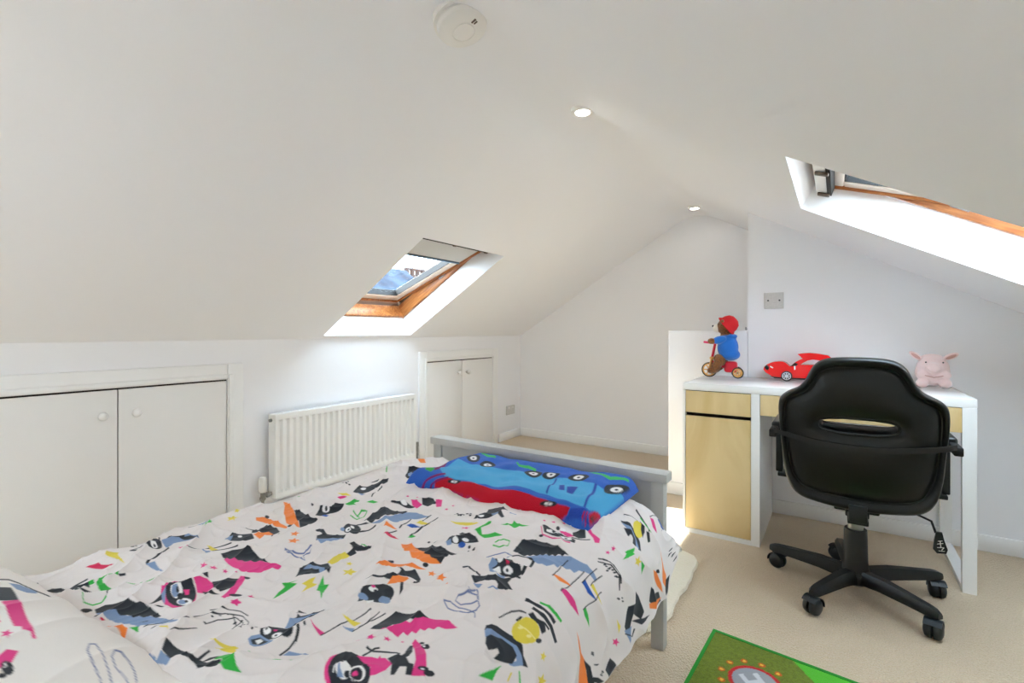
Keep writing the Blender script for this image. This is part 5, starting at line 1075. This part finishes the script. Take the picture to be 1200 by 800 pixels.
col = rasterise(U, V, srgb(224, 216, 212), PRINT_DUVET)
# a paler repeat of small stars on the part under the pillow keeps the print going out of view
dv = sheet('duvet', U, V, duvet_full, 'duvet', col)
tag(dv, 'white duvet printed with black cartoon cats, capes, stars and flags, on the bed', 'duvet')
def pillow_full(u, v):
    x, y, z = pillow_xyz(u, v)
    z = z + (.010 * (noise2(u * 9 + 4, v * 6 + 4, 21) - .5) + .006 * (1 - np.abs(2 * noise2(u * 14 + v * 6, v * 5 + 9, 22) - 1)) ** 2)
    return x, y, z
U = np.arange(-.4, .4005, .002); V = np.arange(-.3, .3005, .002)
pc = rasterise(U, V, srgb(234, 228, 222), PRINT_PILLOW)
pl = sheet('pillow', U, V, pillow_full, 'duvet', pc)
tag(pl, 'plump pillow in the same cat print case at the near left end of the bed', 'pillow')
def towel_full(u, v):
    x, y, z = towel_xyz(u, v)
    n_ = noise2(u * 13 + 3, v * 13 + 5, 31) - .5
    w = np.clip(np.minimum(np.minimum(u + 1.17, -.525 - u), np.minimum(v - 1.135, 1.50 - v)) / .05, 0, 1)
    z = z + (.020 * n_ + .006 * noise2(u * 34 + v * 10, v * 30, 33)) * w + .014 * np.sin(u * 16 + 1.2 + v * 3) * np.clip((v - 1.38) / .12, 0, 1) * w
    y = y + .012 * np.sin(u * 21 + .5) * np.clip((v - 1.40) / .1, 0, 1) + .006 * np.sin(u * 17) * np.clip((1.22 - v) / .08, 0, 1)
    x = x + .012 * np.sin(v * 26) * np.clip((-1.05 - u) / .12, 0, 1)
    return x, y, z
U = np.arange(-1.172, -.5225, .0025); V = np.arange(1.133, 1.5025, .0025)
tcol = rasterise(U, V, srgb(46, 98, 190), PRINT_TOWEL)
tw = sheet('beach_towel', U, V, towel_full, 'towel', tcol)
tag(tw, 'folded blue and red towel patterned with trucks and wheels at the foot of the bed', 'towel')

# ---------------------------------------------------------------- desk
DX0, DX1, DY0, DY1 = -.652, .443, 2.530, 3.052
dk = thing('desk', (-.1, 2.79, 0), 'white desk with birch fronted cupboard and drawers against the far right wall', 'desk')
obj('desk_top', B().box(DX0, DX1, DY0, DY1, .715, .75, bev=.0015), 'desk', dk, smooth=True)
obj('side_panel', B().box(DX0, DX0 + .012, DY0, DY1, .0, .7148, bev=.001), 'desk', dk)
obj('side_panel', B().box(-.339, -.302, DY0, DY1, .0, .7148, bev=.001), 'desk', dk)
obj('plinth', B().box(DX0 + .0122, -.3392, DY0, DY0 + .02, .0, .022), 'desk', dk)
obj('cabinet_base', B().box(DX0 + .0122, -.3392, DY0 + .0202, DY1, .01, .022), 'desk', dk)
obj('cabinet_back', B().box(DX0 + .0122, -.3392, DY1 - .006, DY1, .0222, .7148), 'gap', dk)
obj('cabinet_shadow', B().box(DX0 + .0122, -.3392, DY0 + .03, DY0 + .034, .565, .630), 'gap', dk, label='dark strip painted as the shade between drawer and door')  # dark strip stands in for the shade inside the gap
obj('cupboard_door', B().box(DX0 + .0140, -.3410, DY0 + .001, DY0 + .018, .0240, .5860, bev=.001), 'birch', dk)
obj('drawer_front', B().box(DX0 + .0140, -.3410, DY0 + .001, DY0 + .018, .6040, .7110, bev=.001), 'birch', dk)
obj('drawer_front', B().box(-.3000, .4000, DY0 + .001, DY0 + .018, .6170, .7120, bev=.001), 'birch', dk)
obj('drawer_box', B().box(-.2980, .3980, DY0 + .0185, DY1 - .05, .6200, .7145), 'desk', dk)
lg = B()
lg.box(.4005, DX1, DY0, DY0 + .030, 0, .7148, bev=.001); lg.box(.4005, DX1, DY1 - .030, DY1, 0, .7148, bev=.001); lg.box(.4005, DX1, DY0 + .0301, DY1 - .0301, 0, .022, bev=.001)
obj('leg_frame', lg, 'desk', dk)

# ---------------------------------------------------------------- office chair
HX, HY = .058, 2.314
cr = thing('office_chair', (HX, HY, 0), 'black leatherette swivel office chair on castors standing in front of the desk', 'chair')
out = [(0, .921), (.06, .919), (.10, .911), (.126, .893), (.142, .866), (.156, .835), (.178, .808), (.213, .788), (.236, .766), (.244, .735), (.243, .680), (.236, .600), (.229, .510), (.214, .445), (.185, .405), (.13, .388), (0, .378)]
out = [(x, z) for x, z in out]; full = out + [(-x, z) for x, z in out[-2:0:-1]]
def resample(P, n):
    P = np.array(P + [P[0]], float)
    # Catmull-Rom through the points
    Q = []; m = len(P) - 1
    for i in range(m):
        p0, p1, p2, p3 = P[(i - 1) % m], P[i], P[(i + 1) % m], P[(i + 2) % m]
        for t in np.linspace(0, 1, 8, endpoint=False): Q.append(.5 * ((2 * p1) + (-p0 + p2) * t + (2 * p0 - 5 * p1 + 4 * p2 - p3) * t ** 2 + (-p0 + 3 * p1 - 3 * p2 + p3) * t ** 3))
    Q = np.array(Q + [Q[0]]); d = np.r_[0, np.cumsum(np.hypot(*np.diff(Q, axis=0).T))]
    s_ = np.linspace(0, d[-1], n, endpoint=False); return np.stack([np.interp(s_, d, Q[:, 0]), np.interp(s_, d, Q[:, 1])], 1)
NB = 160; OUT = resample(full, NB)
SLC = np.array([0.0, .684])
ang = np.arctan2(OUT[:, 1] - .66, OUT[:, 0])
def slot(a, k=1.0):
    c_, s_ = math.cos(a), math.sin(a); e = 4.0
    r_ = (abs(c_ / (.108 * k)) ** e + abs(s_ / (.0185 * k)) ** e) ** (-1 / e)
    x = r_ * c_; return np.array([x, .684 + r_ * s_ - .010 * (1 - (x / .108) ** 2) * (-1 if False else 0)])
def slot_pts():
    # slot points spread evenly by arc length, matched in order to the outline
    P = [tuple(slot(t)) for t in np.linspace(PI / 2, PI / 2 - 2 * PI, 96, endpoint=False)]
    return resample(P, NB)
SLOT = slot_pts()
yb_ = lambda z: 2.085 - (z - .40) * .10                       # the backrest leans gently
def ringpt(k, t): return OUT[k] * t + SLOT[k] * (1 - t)
back = B(); rows = []
for (t, off) in [(0.0, .030), (0.0, .006), (.03, -.006), (.07, -.013), (.2, -.020), (.4, -.024), (.6, -.023), (.76, -.018), (.82, -.012), (.845, -.004), (.87, -.012), (.91, -.022), (.95, -.022), (.98, -.012), (1.0, .010), (.995, .040), (.97, .062), (.90, .075), (.6, .070), (.3, .066), (.06, .055), (0.0, .030)][:-1]:
    row = []
    for k in range(NB):
        p = ringpt(k, t); x, z = p
        bow = .030 * (abs(x) / .24) ** 2                       # wings curve forward round the sitter
        z2 = z + (.016 if off > .025 and t < .1 else 0)
        row.append(back.bm.verts.new((HX + x, yb_(z) + off + bow, z2)))
    rows.append(row)
rows.append(rows[0])
for A, Q in zip(rows, rows[1:]):
    for k in range(NB):
        l = (k + 1) % NB; back.bm.faces.new((A[k], A[l], Q[l], Q[k]))
bk = obj('backrest', back, 'leather', cr, smooth=True, angle=180)
pp = []
for k in range(NB):
    x, z = ringpt(k, .845); pp.append((HX + x, yb_(z) - .0065 + .030 * (abs(x) / .24) ** 2, z))
obj('piping', B().tube(pp, .0032, n=8, closed=True), 'leather2', bk, smooth=True)
pp = []
for k in range(0, NB):
    x, z = ringpt(k, .035); pp.append((HX + x, yb_(z) - .010 + .030 * (abs(x) / .24) ** 2, z))
obj('slot_piping', B().tube(pp, .0035, n=8, closed=True), 'leather2', bk, smooth=True)
# seat: a thick cushion whose rear edge shows below the back
seat = B(); rows = []
sp_ = [(x * 1.0, y) for x, y in [(0, -.20), (.12, -.20), (.19, -.18), (.225, -.10), (.235, .05), (.23, .20), (.18, .26), (.0, .27)]]
SE = resample(sp_ + [(-x, y) for x, y in sp_[-2:0:-1]], 96)
for (s_, z) in [(.02, .385), (.80, .385), (.94, .392), (1.0, .415), (1.0, .445), (.95, .475), (.85, .487), (.5, .482), (.02, .478)]:
    rows.append([seat.bm.verts.new((HX + p[0] * s_, HY + .03 + p[1] * s_, z)) for p in SE])
for A, Q in zip(rows, rows[1:]):
    for k in range(96): l = (k + 1) % 96; seat.bm.faces.new((A[k], A[l], Q[l], Q[k]))
seat.bm.faces.new(rows[0][::-1]); seat.bm.faces.new(rows[-1])
obj('seat', seat, 'leather', cr, smooth=True, angle=60)
obj('under_mechanism', B().box(HX - .07, HX + .07, HY - .10, HY + .10, .335, .3845, bev=.006).box(HX - .035, HX + .035, 2.125, HY - .08, .345, .375, bev=.004), 'black', cr, smooth=True)
obj('back_bracket', B().box(HX - .026, HX + .026, 2.035, 2.052, .356, .412, bev=.003).box(HX - .030, HX + .030, 2.045, 2.135, .345, .362, bev=.003), 'black', cr, smooth=True)
obj('gas_column', B().cyl((HX, HY, .18), (HX, HY, .336), .025, n=28), 'steel', cr, smooth=True, label='grey metal gas column')
obj('column_cover', B().lathe([(.026, .245), (.036, .245), (.038, .238), (.040, .12), (.046, .085), (.0, .085)], (HX, HY, 0), n=32), 'black', cr, smooth=True)
obj('base_hub', B().lathe([(0, .086), (.052, .086), (.056, .075), (.050, .045), (.030, .032), (0, .032)], (HX, HY, 0), n=32), 'black', cr, smooth=True)
# five arms and castors
def arm(a):
    c_, s_ = math.cos(a), math.sin(a); b = B(); R_ = .292
    secs = [(.035, .027, .048, .094), (.12, .025, .060, .102), (.21, .022, .064, .099), (.275, .019, .066, .096), (R_, .018, .066, .093), (.308, .010, .068, .086)]
    rws = []
    for (r_, w, z0, z1) in secs:
        rws.append([b.bm.verts.new((HX + c_ * r_ - s_ * q, HY + s_ * r_ + c_ * q, z)) for q, z in ((-w, z0), (w, z0), (w, z0 + (z1 - z0) * .55), (w * .55, z1), (-w * .55, z1), (-w, z0 + (z1 - z0) * .55))])
    for A, Q in zip(rws, rws[1:]):
        for k in range(6): l = (k + 1) % 6; b.bm.faces.new((A[k], A[l], Q[l], Q[k]))
    b.bm.faces.new(rws[0][::-1]); b.bm.faces.new(rws[-1]); return obj('leg', b, 'black', cr, smooth=True, angle=50)
def castor_mesh():
    b = B()
    for s_ in (-1, 1): b.lathe([(.0, .020), (.012, .020), (.021, .017), (.0255, .010), (.0255, .003), (.0, .003)], (0, 0, .0255), (0, s_, 0), 28)
    return b
def castor(a, turn):
    c_, s_ = math.cos(a), math.sin(a); R_ = .288
    e = thing('castor', (c_ * R_, s_ * R_, 0)); e.parent = cr; e.rotation_euler = (0, 0, turn)
    w = B()
    for q in (-1, 1): w.lathe([(.0, .026), (.014, .026), (.026, .021), (.0300, .013), (.0300, .004), (.0, .004)], (-.012, 0, .0302), (0, q, 0), 28)
    obj('wheel', w, 'caster', e, smooth=True, local=True, angle=50)
    h = B(); h.lathe([(0, .068), (.010, .068), (.0105, .050), (.0, .050)], n=16); h.box(-.030, .012, -.0035, .0035, .012, .062, bev=.003)
    # hood over the wheels
    pr = [(.033 * math.cos(t) - .012, .0302 + .034 * math.sin(t)) for t in np.linspace(-.1, 2.5, 12)] + [(.0305 * math.cos(t) - .012, .0302 + .0312 * math.sin(t)) for t in np.linspace(2.5, -.1, 12)]
    h.prism(pr, lambda x, z, t: Vector((x, t, z)), -.024, .024)
    obj('hood', h, 'caster', e, smooth=True, local=True, angle=50)
for i, d in enumerate((168, -116, -44, 28, 100)):
    arm(math.radians(d)); castor(math.radians(d), math.radians((150, 60, 75, 100, 20)[i]))
# armrests
for s_ in (-1, 1):
    x = HX + s_ * .256
    ar = obj('armrest', B().box(x - .019, x + .019, 2.16, 2.40, .628, .656, bev=.012, seg=4), 'leather2', cr, smooth=True)
    obj('armrest_support', B().box(x - .012, x + .012, 2.15, 2.36, .608, .6275, bev=.004).box(x - .012, x + .012, 2.25, 2.29, .44, .6125, bev=.004).box(min(x, x - s_ * .05) - .004, max(x, x - s_ * .05) + .004, 2.235, 2.305, .425, .4395, bev=.003), 'black', ar, smooth=True)
# webbing strap across the back, hooked over both arms
pts = []
bb = B(); N_ = 40; rws = []
for i in range(N_ + 1):
    q = i / N_ * 2 - 1; x = q * .258; z = .640 - .030 * (1 - q * q); a = min(abs(x) / .244, 1.0)
    y = yb_(z) - .030 + .030 * a ** 2 if abs(x) < .243 else yb_(z) + .004 + (abs(x) - .243) * .5
    rws.append([bb.bm.verts.new((HX + x, y + o_, z + h_)) for o_, h_ in ((-.0025, -.009), (.0015, -.009), (.0015, .009), (-.0025, .009))])
for A, Q in zip(rws, rws[1:]):
    for k in range(4): l = (k + 1) % 4; bb.bm.faces.new((A[k], A[l], Q[l], Q[k]))
bb.bm.faces.new(rws[0][::-1]); bb.bm.faces.new(rws[-1])
for s_ in (-1, 1): bb.box(HX + s_ * .262 - .012, HX + s_ * .262 + .012, 2.07, 2.17, .612, .640, bev=.004)
obj('back_strap', bb, 'strap', cr, smooth=True, angle=40)
lv = obj('height_lever', B().tube([(HX + .09, HY - .02, .362), (HX + .17, HY - .07, .360), (HX + .212, HY - .105, .352), (HX + .222, HY - .118, .318)], .004, n=8), 'black', cr, smooth=True)
q_ = Matrix.Rotation(math.radians(-18), 3, 'Y')
pd = B(); pd.prism([(-.008, .034), (.008, .034), (.013, .010), (.022, -.020), (.018, -.034), (-.006, -.038), (-.016, -.026), (-.013, .004)], lambda a, b_, t: Vector((HX + .230 + a, HY - .122 + t, .290 + b_)), -.005, .005)
pd_ = obj('paddle', pd, 'black', lv, smooth=True, label='black paddle handle with white seated figure marks')
pg = B()
for (a0, b0, a1, b1, w) in ((-.006, .008, .006, .012, .002), (-.008, -.002, .008, .004, .002), (0, .010, .002, -.012, .0022), (-.008, -.014, .010, -.010, .002), (.004, -.02, .010, -.010, .002), (-.004, -.024, .012, -.022, .0018)):
    pg.cyl((HX + .232 + a0, HY - .1275, .286 + b0), (HX + .232 + a1, HY - .1275, .286 + b1), w * .5, n=6)
obj('pictogram', pg, 'plastic', pd_)

# ---------------------------------------------------------------- rug and play mat
t = B(); pts = []
for i in range(64):
    a = 2 * PI * i / 64; c_, s_ = math.cos(a), math.sin(a); e = 9
    r_ = (abs(c_) ** e + abs(s_) ** e) ** (-1 / e); k = 1 + .010 * math.sin(9 * a) + .006 * math.sin(23 * a)
    pts.append((-.93 + .435 * r_ * c_ * k, 1.915 + .34 * r_ * s_ * k))
rws = []
for (k, z) in [(1.0, .002), (1.012, .010), (1.0, .020), (.97, .025), (.5, .026), (.01, .026)]:
    rws.append([t.bm.verts.new((-.93 + (x + .93) * k, 1.915 + (y - 1.915) * k, z)) for x, y in pts])
for A, Q in zip(rws, rws[1:]):
    for k in range(64): l = (k + 1) % 64; t.bm.faces.new((A[k], A[l], Q[l], Q[k]))
t.bm.faces.new(rws[0][::-1]); t.bm.faces.new(rws[-1])
rg = obj('sheepskin_rug', t, 'rug', smooth=True); tag(origin(rg, (-.93, 1.915, 0)), 'thick cream fluffy rug on the carpet behind the foot of the bed', 'rug')

MO = np.array([-.337, 1.722]); ex = np.array([.996, -.092]); ey = np.array([.052, .9986])
MWd, MHt = .95, .67
U = np.arange(0, MWd + .001, .003); V = np.arange(-MHt, .0005, .003)
def mat_xyz(u, v):
    x = MO[0] + u * ex[0] + v * ey[0]; y = MO[1] + u * ex[1] + v * ey[1]
    return x, y, .011 + .0008 * (noise2(u * 200, v * 200, 40) - .5)
gu, gv = np.meshgrid(U, V, indexing='ij'); X_, Y_, _z = mat_xyz(gu, gv)
mc = np.empty(gu.shape + (4,), np.float32); mc[:] = srgb(112, 128, 34)
nz = noise2(gu * 260, gv * 260, 41)[..., None] * .5 + .75; mc[..., :3] *= nz
def disc(cx, cy, r0, r1, c_):
    d_ = np.hypot(X_ - cx, Y_ - cy); mc[(d_ >= r0) & (d_ <= r1)] = srgb(*c_)
road = np.abs((gv + .40) - .10 * np.sin(gu * 6)) < .055
mc[road & (gu > .06)] = srgb(96, 98, 102); mc[(np.abs((gv + .40) - .10 * np.sin(gu * 6)) < .004) & (np.mod(gu, .05) < .028)] = srgb(230, 230, 225)
lp = (gu > .245 + (-gv) * .9 - .02) & (gu < .62) & (gv > -.13); mc[lp] = srgb(88, 196, 48)
disc(-.195, 1.535, 0, .071, (206, 30, 36)); disc(-.195, 1.535, 0, .060, (168, 170, 178))
hx, hy = -.197, 1.537; a_ = math.radians(39)
lx = (X_ - hx) * math.cos(a_) + (Y_ - hy) * math.sin(a_); ly = -(X_ - hx) * math.sin(a_) + (Y_ - hy) * math.cos(a_)
H_ = ((np.abs(np.abs(lx) - .021) < .0075) & (np.abs(ly) < .034)) | ((np.abs(lx) < .021) & (np.abs(ly) < .0075)); mc[H_] = srgb(226, 228, 232)
for k in range(12):
    a = math.radians(176 - k * 30); disc(-.195 + .091 * math.cos(a), 1.535 + .091 * math.sin(a) + .0, 0, .0095, (214, 90, 14)); disc(-.195 + .091 * math.cos(a), 1.535 + .091 * math.sin(a), 0, .0055, (250, 190, 60))
pm = thing('play_mat', tuple(MO) + (0,), 'green play mat with a red ringed helipad and letter H, on the carpet', 'mat')
ms = sheet('pile', U, V, mat_xyz, 'mat', mc); ms.data.transform(Matrix.Translation((-MO[0], -MO[1], 0))); ms.parent = pm
t = B(); bw = .010
P3 = lambda u, v, z: Vector((MO[0] + u * ex[0] + v * ey[0], MO[1] + u * ex[1] + v * ey[1], z))
for (u0, u1, v0, v1) in ((-bw, MWd + bw, 0, bw), (-bw, MWd + bw, -MHt - bw, -MHt), (-bw, 0, -MHt, 0), (MWd, MWd + bw, -MHt, 0)):
    A = [t.bm.verts.new(P3(u, v, .001)) for u, v in ((u0, v0), (u1, v0), (u1, v1), (u0, v1))]; Q = [t.bm.verts.new(P3(u, v, .0125)) for u, v in ((u0, v0), (u1, v0), (u1, v1), (u0, v1))]
    t.bm.faces.new(A[::-1]); t.bm.faces.new(Q)
    for k in range(4): l = (k + 1) % 4; t.bm.faces.new((A[k], A[l], Q[l], Q[k]))
obj('bound_edge', t, 'hem', pm)
t = B(); A = [t.bm.verts.new(P3(u, v, .0)) for u, v in ((0, 0), (MWd, 0), (MWd, -MHt), (0, -MHt))]; t.bm.faces.new(A)
obj('backing', t, 'blackrub', pm)

# ---------------------------------------------------------------- toys on the desk
TZ = .7502
tr = thing('toy_tricycle', (-.53, 2.93, TZ), 'small red toy tricycle with wooden wheels on the left of the desk', 'toy tricycle')
def toy_wheel(x, y, r, name='wheel'):
    c_ = (x, y, TZ + r)
    w = obj(name, B().tube([(x + (r - .004) * math.cos(a), y, TZ + r + (r - .004) * math.sin(a)) for a in np.linspace(0, 2 * PI, 32, endpoint=False)], .004, n=10, closed=True), 'blackrub', tr, smooth=True, label='black tyred wooden wheel')
    h = B().cyl((x, y - .004, TZ + r), (x, y + .004, TZ + r), r * .22, n=16)
    for k in range(6):
        a = k * PI / 3; h.cyl((x, y, TZ + r), (x + (r - .006) * math.cos(a), y, TZ + r + (r - .006) * math.sin(a)), r * .075, n=8)
    h.tube([(x + (r - .009) * math.cos(a), y, TZ + r + (r - .009) * math.sin(a)) for a in np.linspace(0, 2 * PI, 28, endpoint=False)], .004, n=8, closed=True)
    obj('hub', h, 'tan', w, smooth=True)
toy_wheel(-.608, 2.93, .042); toy_wheel(-.455, 2.905, .031); toy_wheel(-.470, 2.975, .031)
obj('axle', B().cyl((-.455, 2.900, TZ + .031), (-.470, 2.980, TZ + .031), .004, n=10), 'steel', tr)
obj('seat_body', B().box(-.530, -.462, 2.915, 2.965, TZ + .030, TZ + .092, bev=.016, seg=4).cyl((-.600, 2.94, TZ + .090), (-.520, 2.94, TZ + .055), .008, n=12), 'trike', tr, smooth=True)
obj('fork', B().cyl((-.608, 2.918, TZ + .042), (-.592, 2.922, TZ + .11), .006, n=10).cyl((-.608, 2.942, TZ + .042), (-.592, 2.938, TZ + .11), .006, n=10).box(-.604, -.580, 2.916, 2.944, TZ + .100, TZ + .116, bev=.004), 'tan', tr, smooth=True)
obj('handlebar_stem', B().cyl((-.592, 2.93, TZ + .112), (-.576, 2.93, TZ + .192), .007, n=12), 'trike', tr, smooth=True)
obj('handlebar', B().tube([(-.620, 2.860, TZ + .200), (-.590, 2.90, TZ + .194), (-.576, 2.93, TZ + .192), (-.565, 2.96, TZ + .194), (-.570, 3.005, TZ + .200)], .006, n=10), 'pinkg', tr, smooth=True)
# teddy: one fused plush body sitting on the tricycle
tb = thing('teddy_bear', (-.520, 2.94, TZ + .05), 'brown teddy bear in blue jumper and red cap riding the red tricycle', 'soft toy')
b = B()
b.ell((-.520, 2.93, TZ + .285), (.047, .044, .047)); b.ell((-.556, 2.93, TZ + .276), (.026, .024, .022))
b.ell((-.512, 2.93, TZ + .180), (.046, .044, .075)); b.ell((-.516, 2.93, TZ + .225), (.035, .033, .04))
for s_ in (-1, 1):
    y = 2.93 + s_ * .040
    b.ell((-.530, 2.93 + s_ * .044, TZ + .312), (.010, .013, .014))
    b.ell((-.548, y + s_ * .010, TZ + .212), (.034, .018, .018), Matrix.Rotation(-.25, 3, 'Y')); b.ell((-.585, y + s_ * .014, TZ + .205), (.021, .017, .017))
    b.ell((-.545, y - s_ * .004, TZ + .100), (.036, .022, .028), Matrix.Rotation(.9, 3, 'Y')); b.ell((-.563, y - s_ * .002, TZ + .065), (.026, .020, .030)); b.ell((-.585, y - s_ * .002, TZ + .040), (.028, .017, .018))
bo = obj('body', b, 'fur', tb, smooth=True, angle=180); remesh(bo, .0035)
obj('muzzle', B().ell((-.563, 2.93, TZ + .277), (.026, .0265, .024)), 'muzzle', tb, smooth=True, angle=180, label='cream plush muzzle')
obj('nose', B().ell((-.587, 2.93, TZ + .289), (.007, .009, .006)), 'nose', tb, smooth=True, angle=180)
for s_ in (-1, 1): obj('eye', B().ell((-.553, 2.93 + s_ * .026, TZ + .300), (.0042, .0042, .0042), sub=2), 'nose', tb, smooth=True, angle=180)
j = B(); j.ell((-.510, 2.93, TZ + .170), (.055, .053, .070)); j.ell((-.512, 2.93, TZ + .215), (.046, .046, .032)); j.ell((-.500, 2.93, TZ + .130), (.054, .054, .035))
for s_ in (-1, 1): j.ell((-.545, 2.93 + s_ * .049, TZ + .212), (.038, .021, .022), Matrix.Rotation(-.25, 3, 'Y'))
j.ell((-.490, 2.93, TZ + .232), (.030, .040, .014))
jo = obj('jumper', j, 'blue', tb, smooth=True, angle=180, label='blue felt jumper'); remesh(jo, .004, 4)
hq = Matrix.Rotation(math.radians(52), 3, 'Y'); c_ = Vector((-.508, 2.93, TZ + .296)); hb = B()
hb.lathe([(.0, .052), (.020, .050), (.038, .038), (.048, .018), (.051, .0), (.060, -.010), (.061, -.014), (.050, -.008), (.046, .0), (.0, .040)], c_, hq @ Vector((0, 0, 1)), 36)
obj('cap', hb, 'red', tb, smooth=True, angle=180, label='red felt cap')

# red toy car
PX = lambda a: -.33 + (a / 12 - 5.8) / 257; PZ = lambda b_: TZ + .004 + (516 - b_) / 12 / 223
cf = lambda a, b_, t: Vector((PX(a), t, PZ(b_)))
tc = thing('toy_car', (-.17, 2.95, TZ), 'red toy sports car with a swept roof fin on the desk behind the chair', 'toy car')
body = [(68, 380), (80, 340), (120, 305), (170, 280), (230, 264), (300, 257), (350, 258), (390, 275), (425, 305), (450, 322), (480, 300), (520, 264), (590, 296), (780, 292), (1000, 292), (1120, 320), (1140, 400), (1100, 470), (860, 478), (480, 478), (330, 480), (200, 472), (100, 420)]
roof = [(520, 264), (570, 235), (625, 213), (590, 175), (555, 150), (620, 138), (720, 130), (820, 138), (900, 148), (960, 156), (1000, 185), (1060, 250), (1120, 320), (1000, 292), (960, 250), (930, 238), (850, 228), (760, 219), (690, 234), (635, 264), (590, 296)]
b = B().prism(body, cf, 2.915, 2.985); obj('body', b, 'redgloss', tc)
obj('roof', B().prism(roof, cf, 2.920, 2.980), 'redgloss', tc)
obj('windscreen', B().prism([(450, 321), (480, 301), (520, 266), (560, 285), (540, 310)], cf, 2.9135, 2.9149), 'gap', tc)
obj('underside', B().prism([(170, 470), (330, 479), (1090, 472), (1050, 500), (230, 500)], cf, 2.922, 2.978), 'blackrub', tc)
obj('headlight', B().ell((PX(120), 2.914, PZ(350)), (.010, .004, .013), Matrix.Rotation(-.3, 3, 'Y')), 'nose', tc, smooth=True, angle=180)
for mk in ([(170, 325), (215, 345), (205, 358), (165, 338)], [(505, 300), (525, 298), (528, 365), (508, 368)]): obj('marking', B().prism(mk, cf, 2.9138, 2.9149), 'plastic', tc)
for a in (405, 950):
    wx, wz = PX(a), TZ + .026
    for y0_, y1_ in ((2.903, 2.9125), (2.9875, 2.997)):
        w = obj('wheel', B().cyl((wx, y0_, wz), (wx, y1_, wz), .026, n=28), 'blackrub', tc, smooth=True)
        if y0_ < 2.95:
            h = B().cyl((wx, y0_ - .0012, wz), (wx, y0_ - .0001, wz), .006, n=16)
            for k in range(8):
                an = k * PI / 4; h.cyl((wx, y0_ - .0008, wz), (wx + .018 * math.cos(an), y0_ - .0008, wz + .018 * math.sin(an)), .0022, n=6)
            h.tube([(wx + .0185 * math.cos(t_), y0_ - .0008, wz + .0185 * math.sin(t_)) for t_ in np.linspace(0, 2 * PI, 28, endpoint=False)], .0022, n=6, closed=True)
            obj('hubcap', h, 'silver', w, smooth=True)

# plush pig
pgx, pgy = .366, 2.965
pig = thing('plush_pig', (pgx, pgy, TZ), 'pale pink plush pig sitting on the right of the desk', 'soft toy')
b = B()
b.ell((pgx, pgy, TZ + .070), (.064, .052, .064)); b.ell((pgx, pgy - .012, TZ + .092), (.060, .050, .055)); b.ell((pgx, pgy + .015, TZ + .125), (.050, .045, .030))
b.ell((pgx - .004, pgy - .055, TZ + .094), (.034, .018, .026))
for s_ in (-1, 1):
    b.ell((pgx + s_ * .040, pgy - .038, TZ + .022), (.024, .028, .022)); b.ell((pgx + s_ * .034, pgy - .040, TZ + .060), (.028, .020, .022))
po = obj('body', b, 'pig', pig, smooth=True, angle=180); remesh(po, .004, 5)
for s_, rz in ((-1, -.9), (1, 1.1)):
    q = Matrix.Rotation(rz, 3, 'Y'); e = B().ell((pgx + s_ * .062, pgy - .015, TZ + .145), (.013, .010, .030), q)
    eo = obj('ear', e, 'pig', pig, smooth=True, angle=180)
    obj('ear_lining', B().ell((pgx + s_ * .062, pgy - .0225, TZ + .144), (.007, .005, .021), q), 'pigd', eo, smooth=True, angle=180)
obj('snout', B().lathe([(0, .012), (.018, .011), (.023, .006), (.024, -.006), (.0, -.006)], (pgx - .006, pgy - .072, TZ + .094), (0, -1, 0), 28), 'pig', pig, smooth=True, angle=180)
for s_ in (-1, 1): obj('eye', B().ell((pgx + s_ * .030, pgy - .058, TZ + .118), (.0034, .003, .0034), sub=2), 'nose', pig, smooth=True, angle=180)
obj('mouth', B().tube([(pgx - .034, pgy - .062, TZ + .058), (pgx - .004, pgy - .071, TZ + .050), (pgx + .030, pgy - .062, TZ + .058)], .0022, n=6), 'pigd', pig, smooth=True)
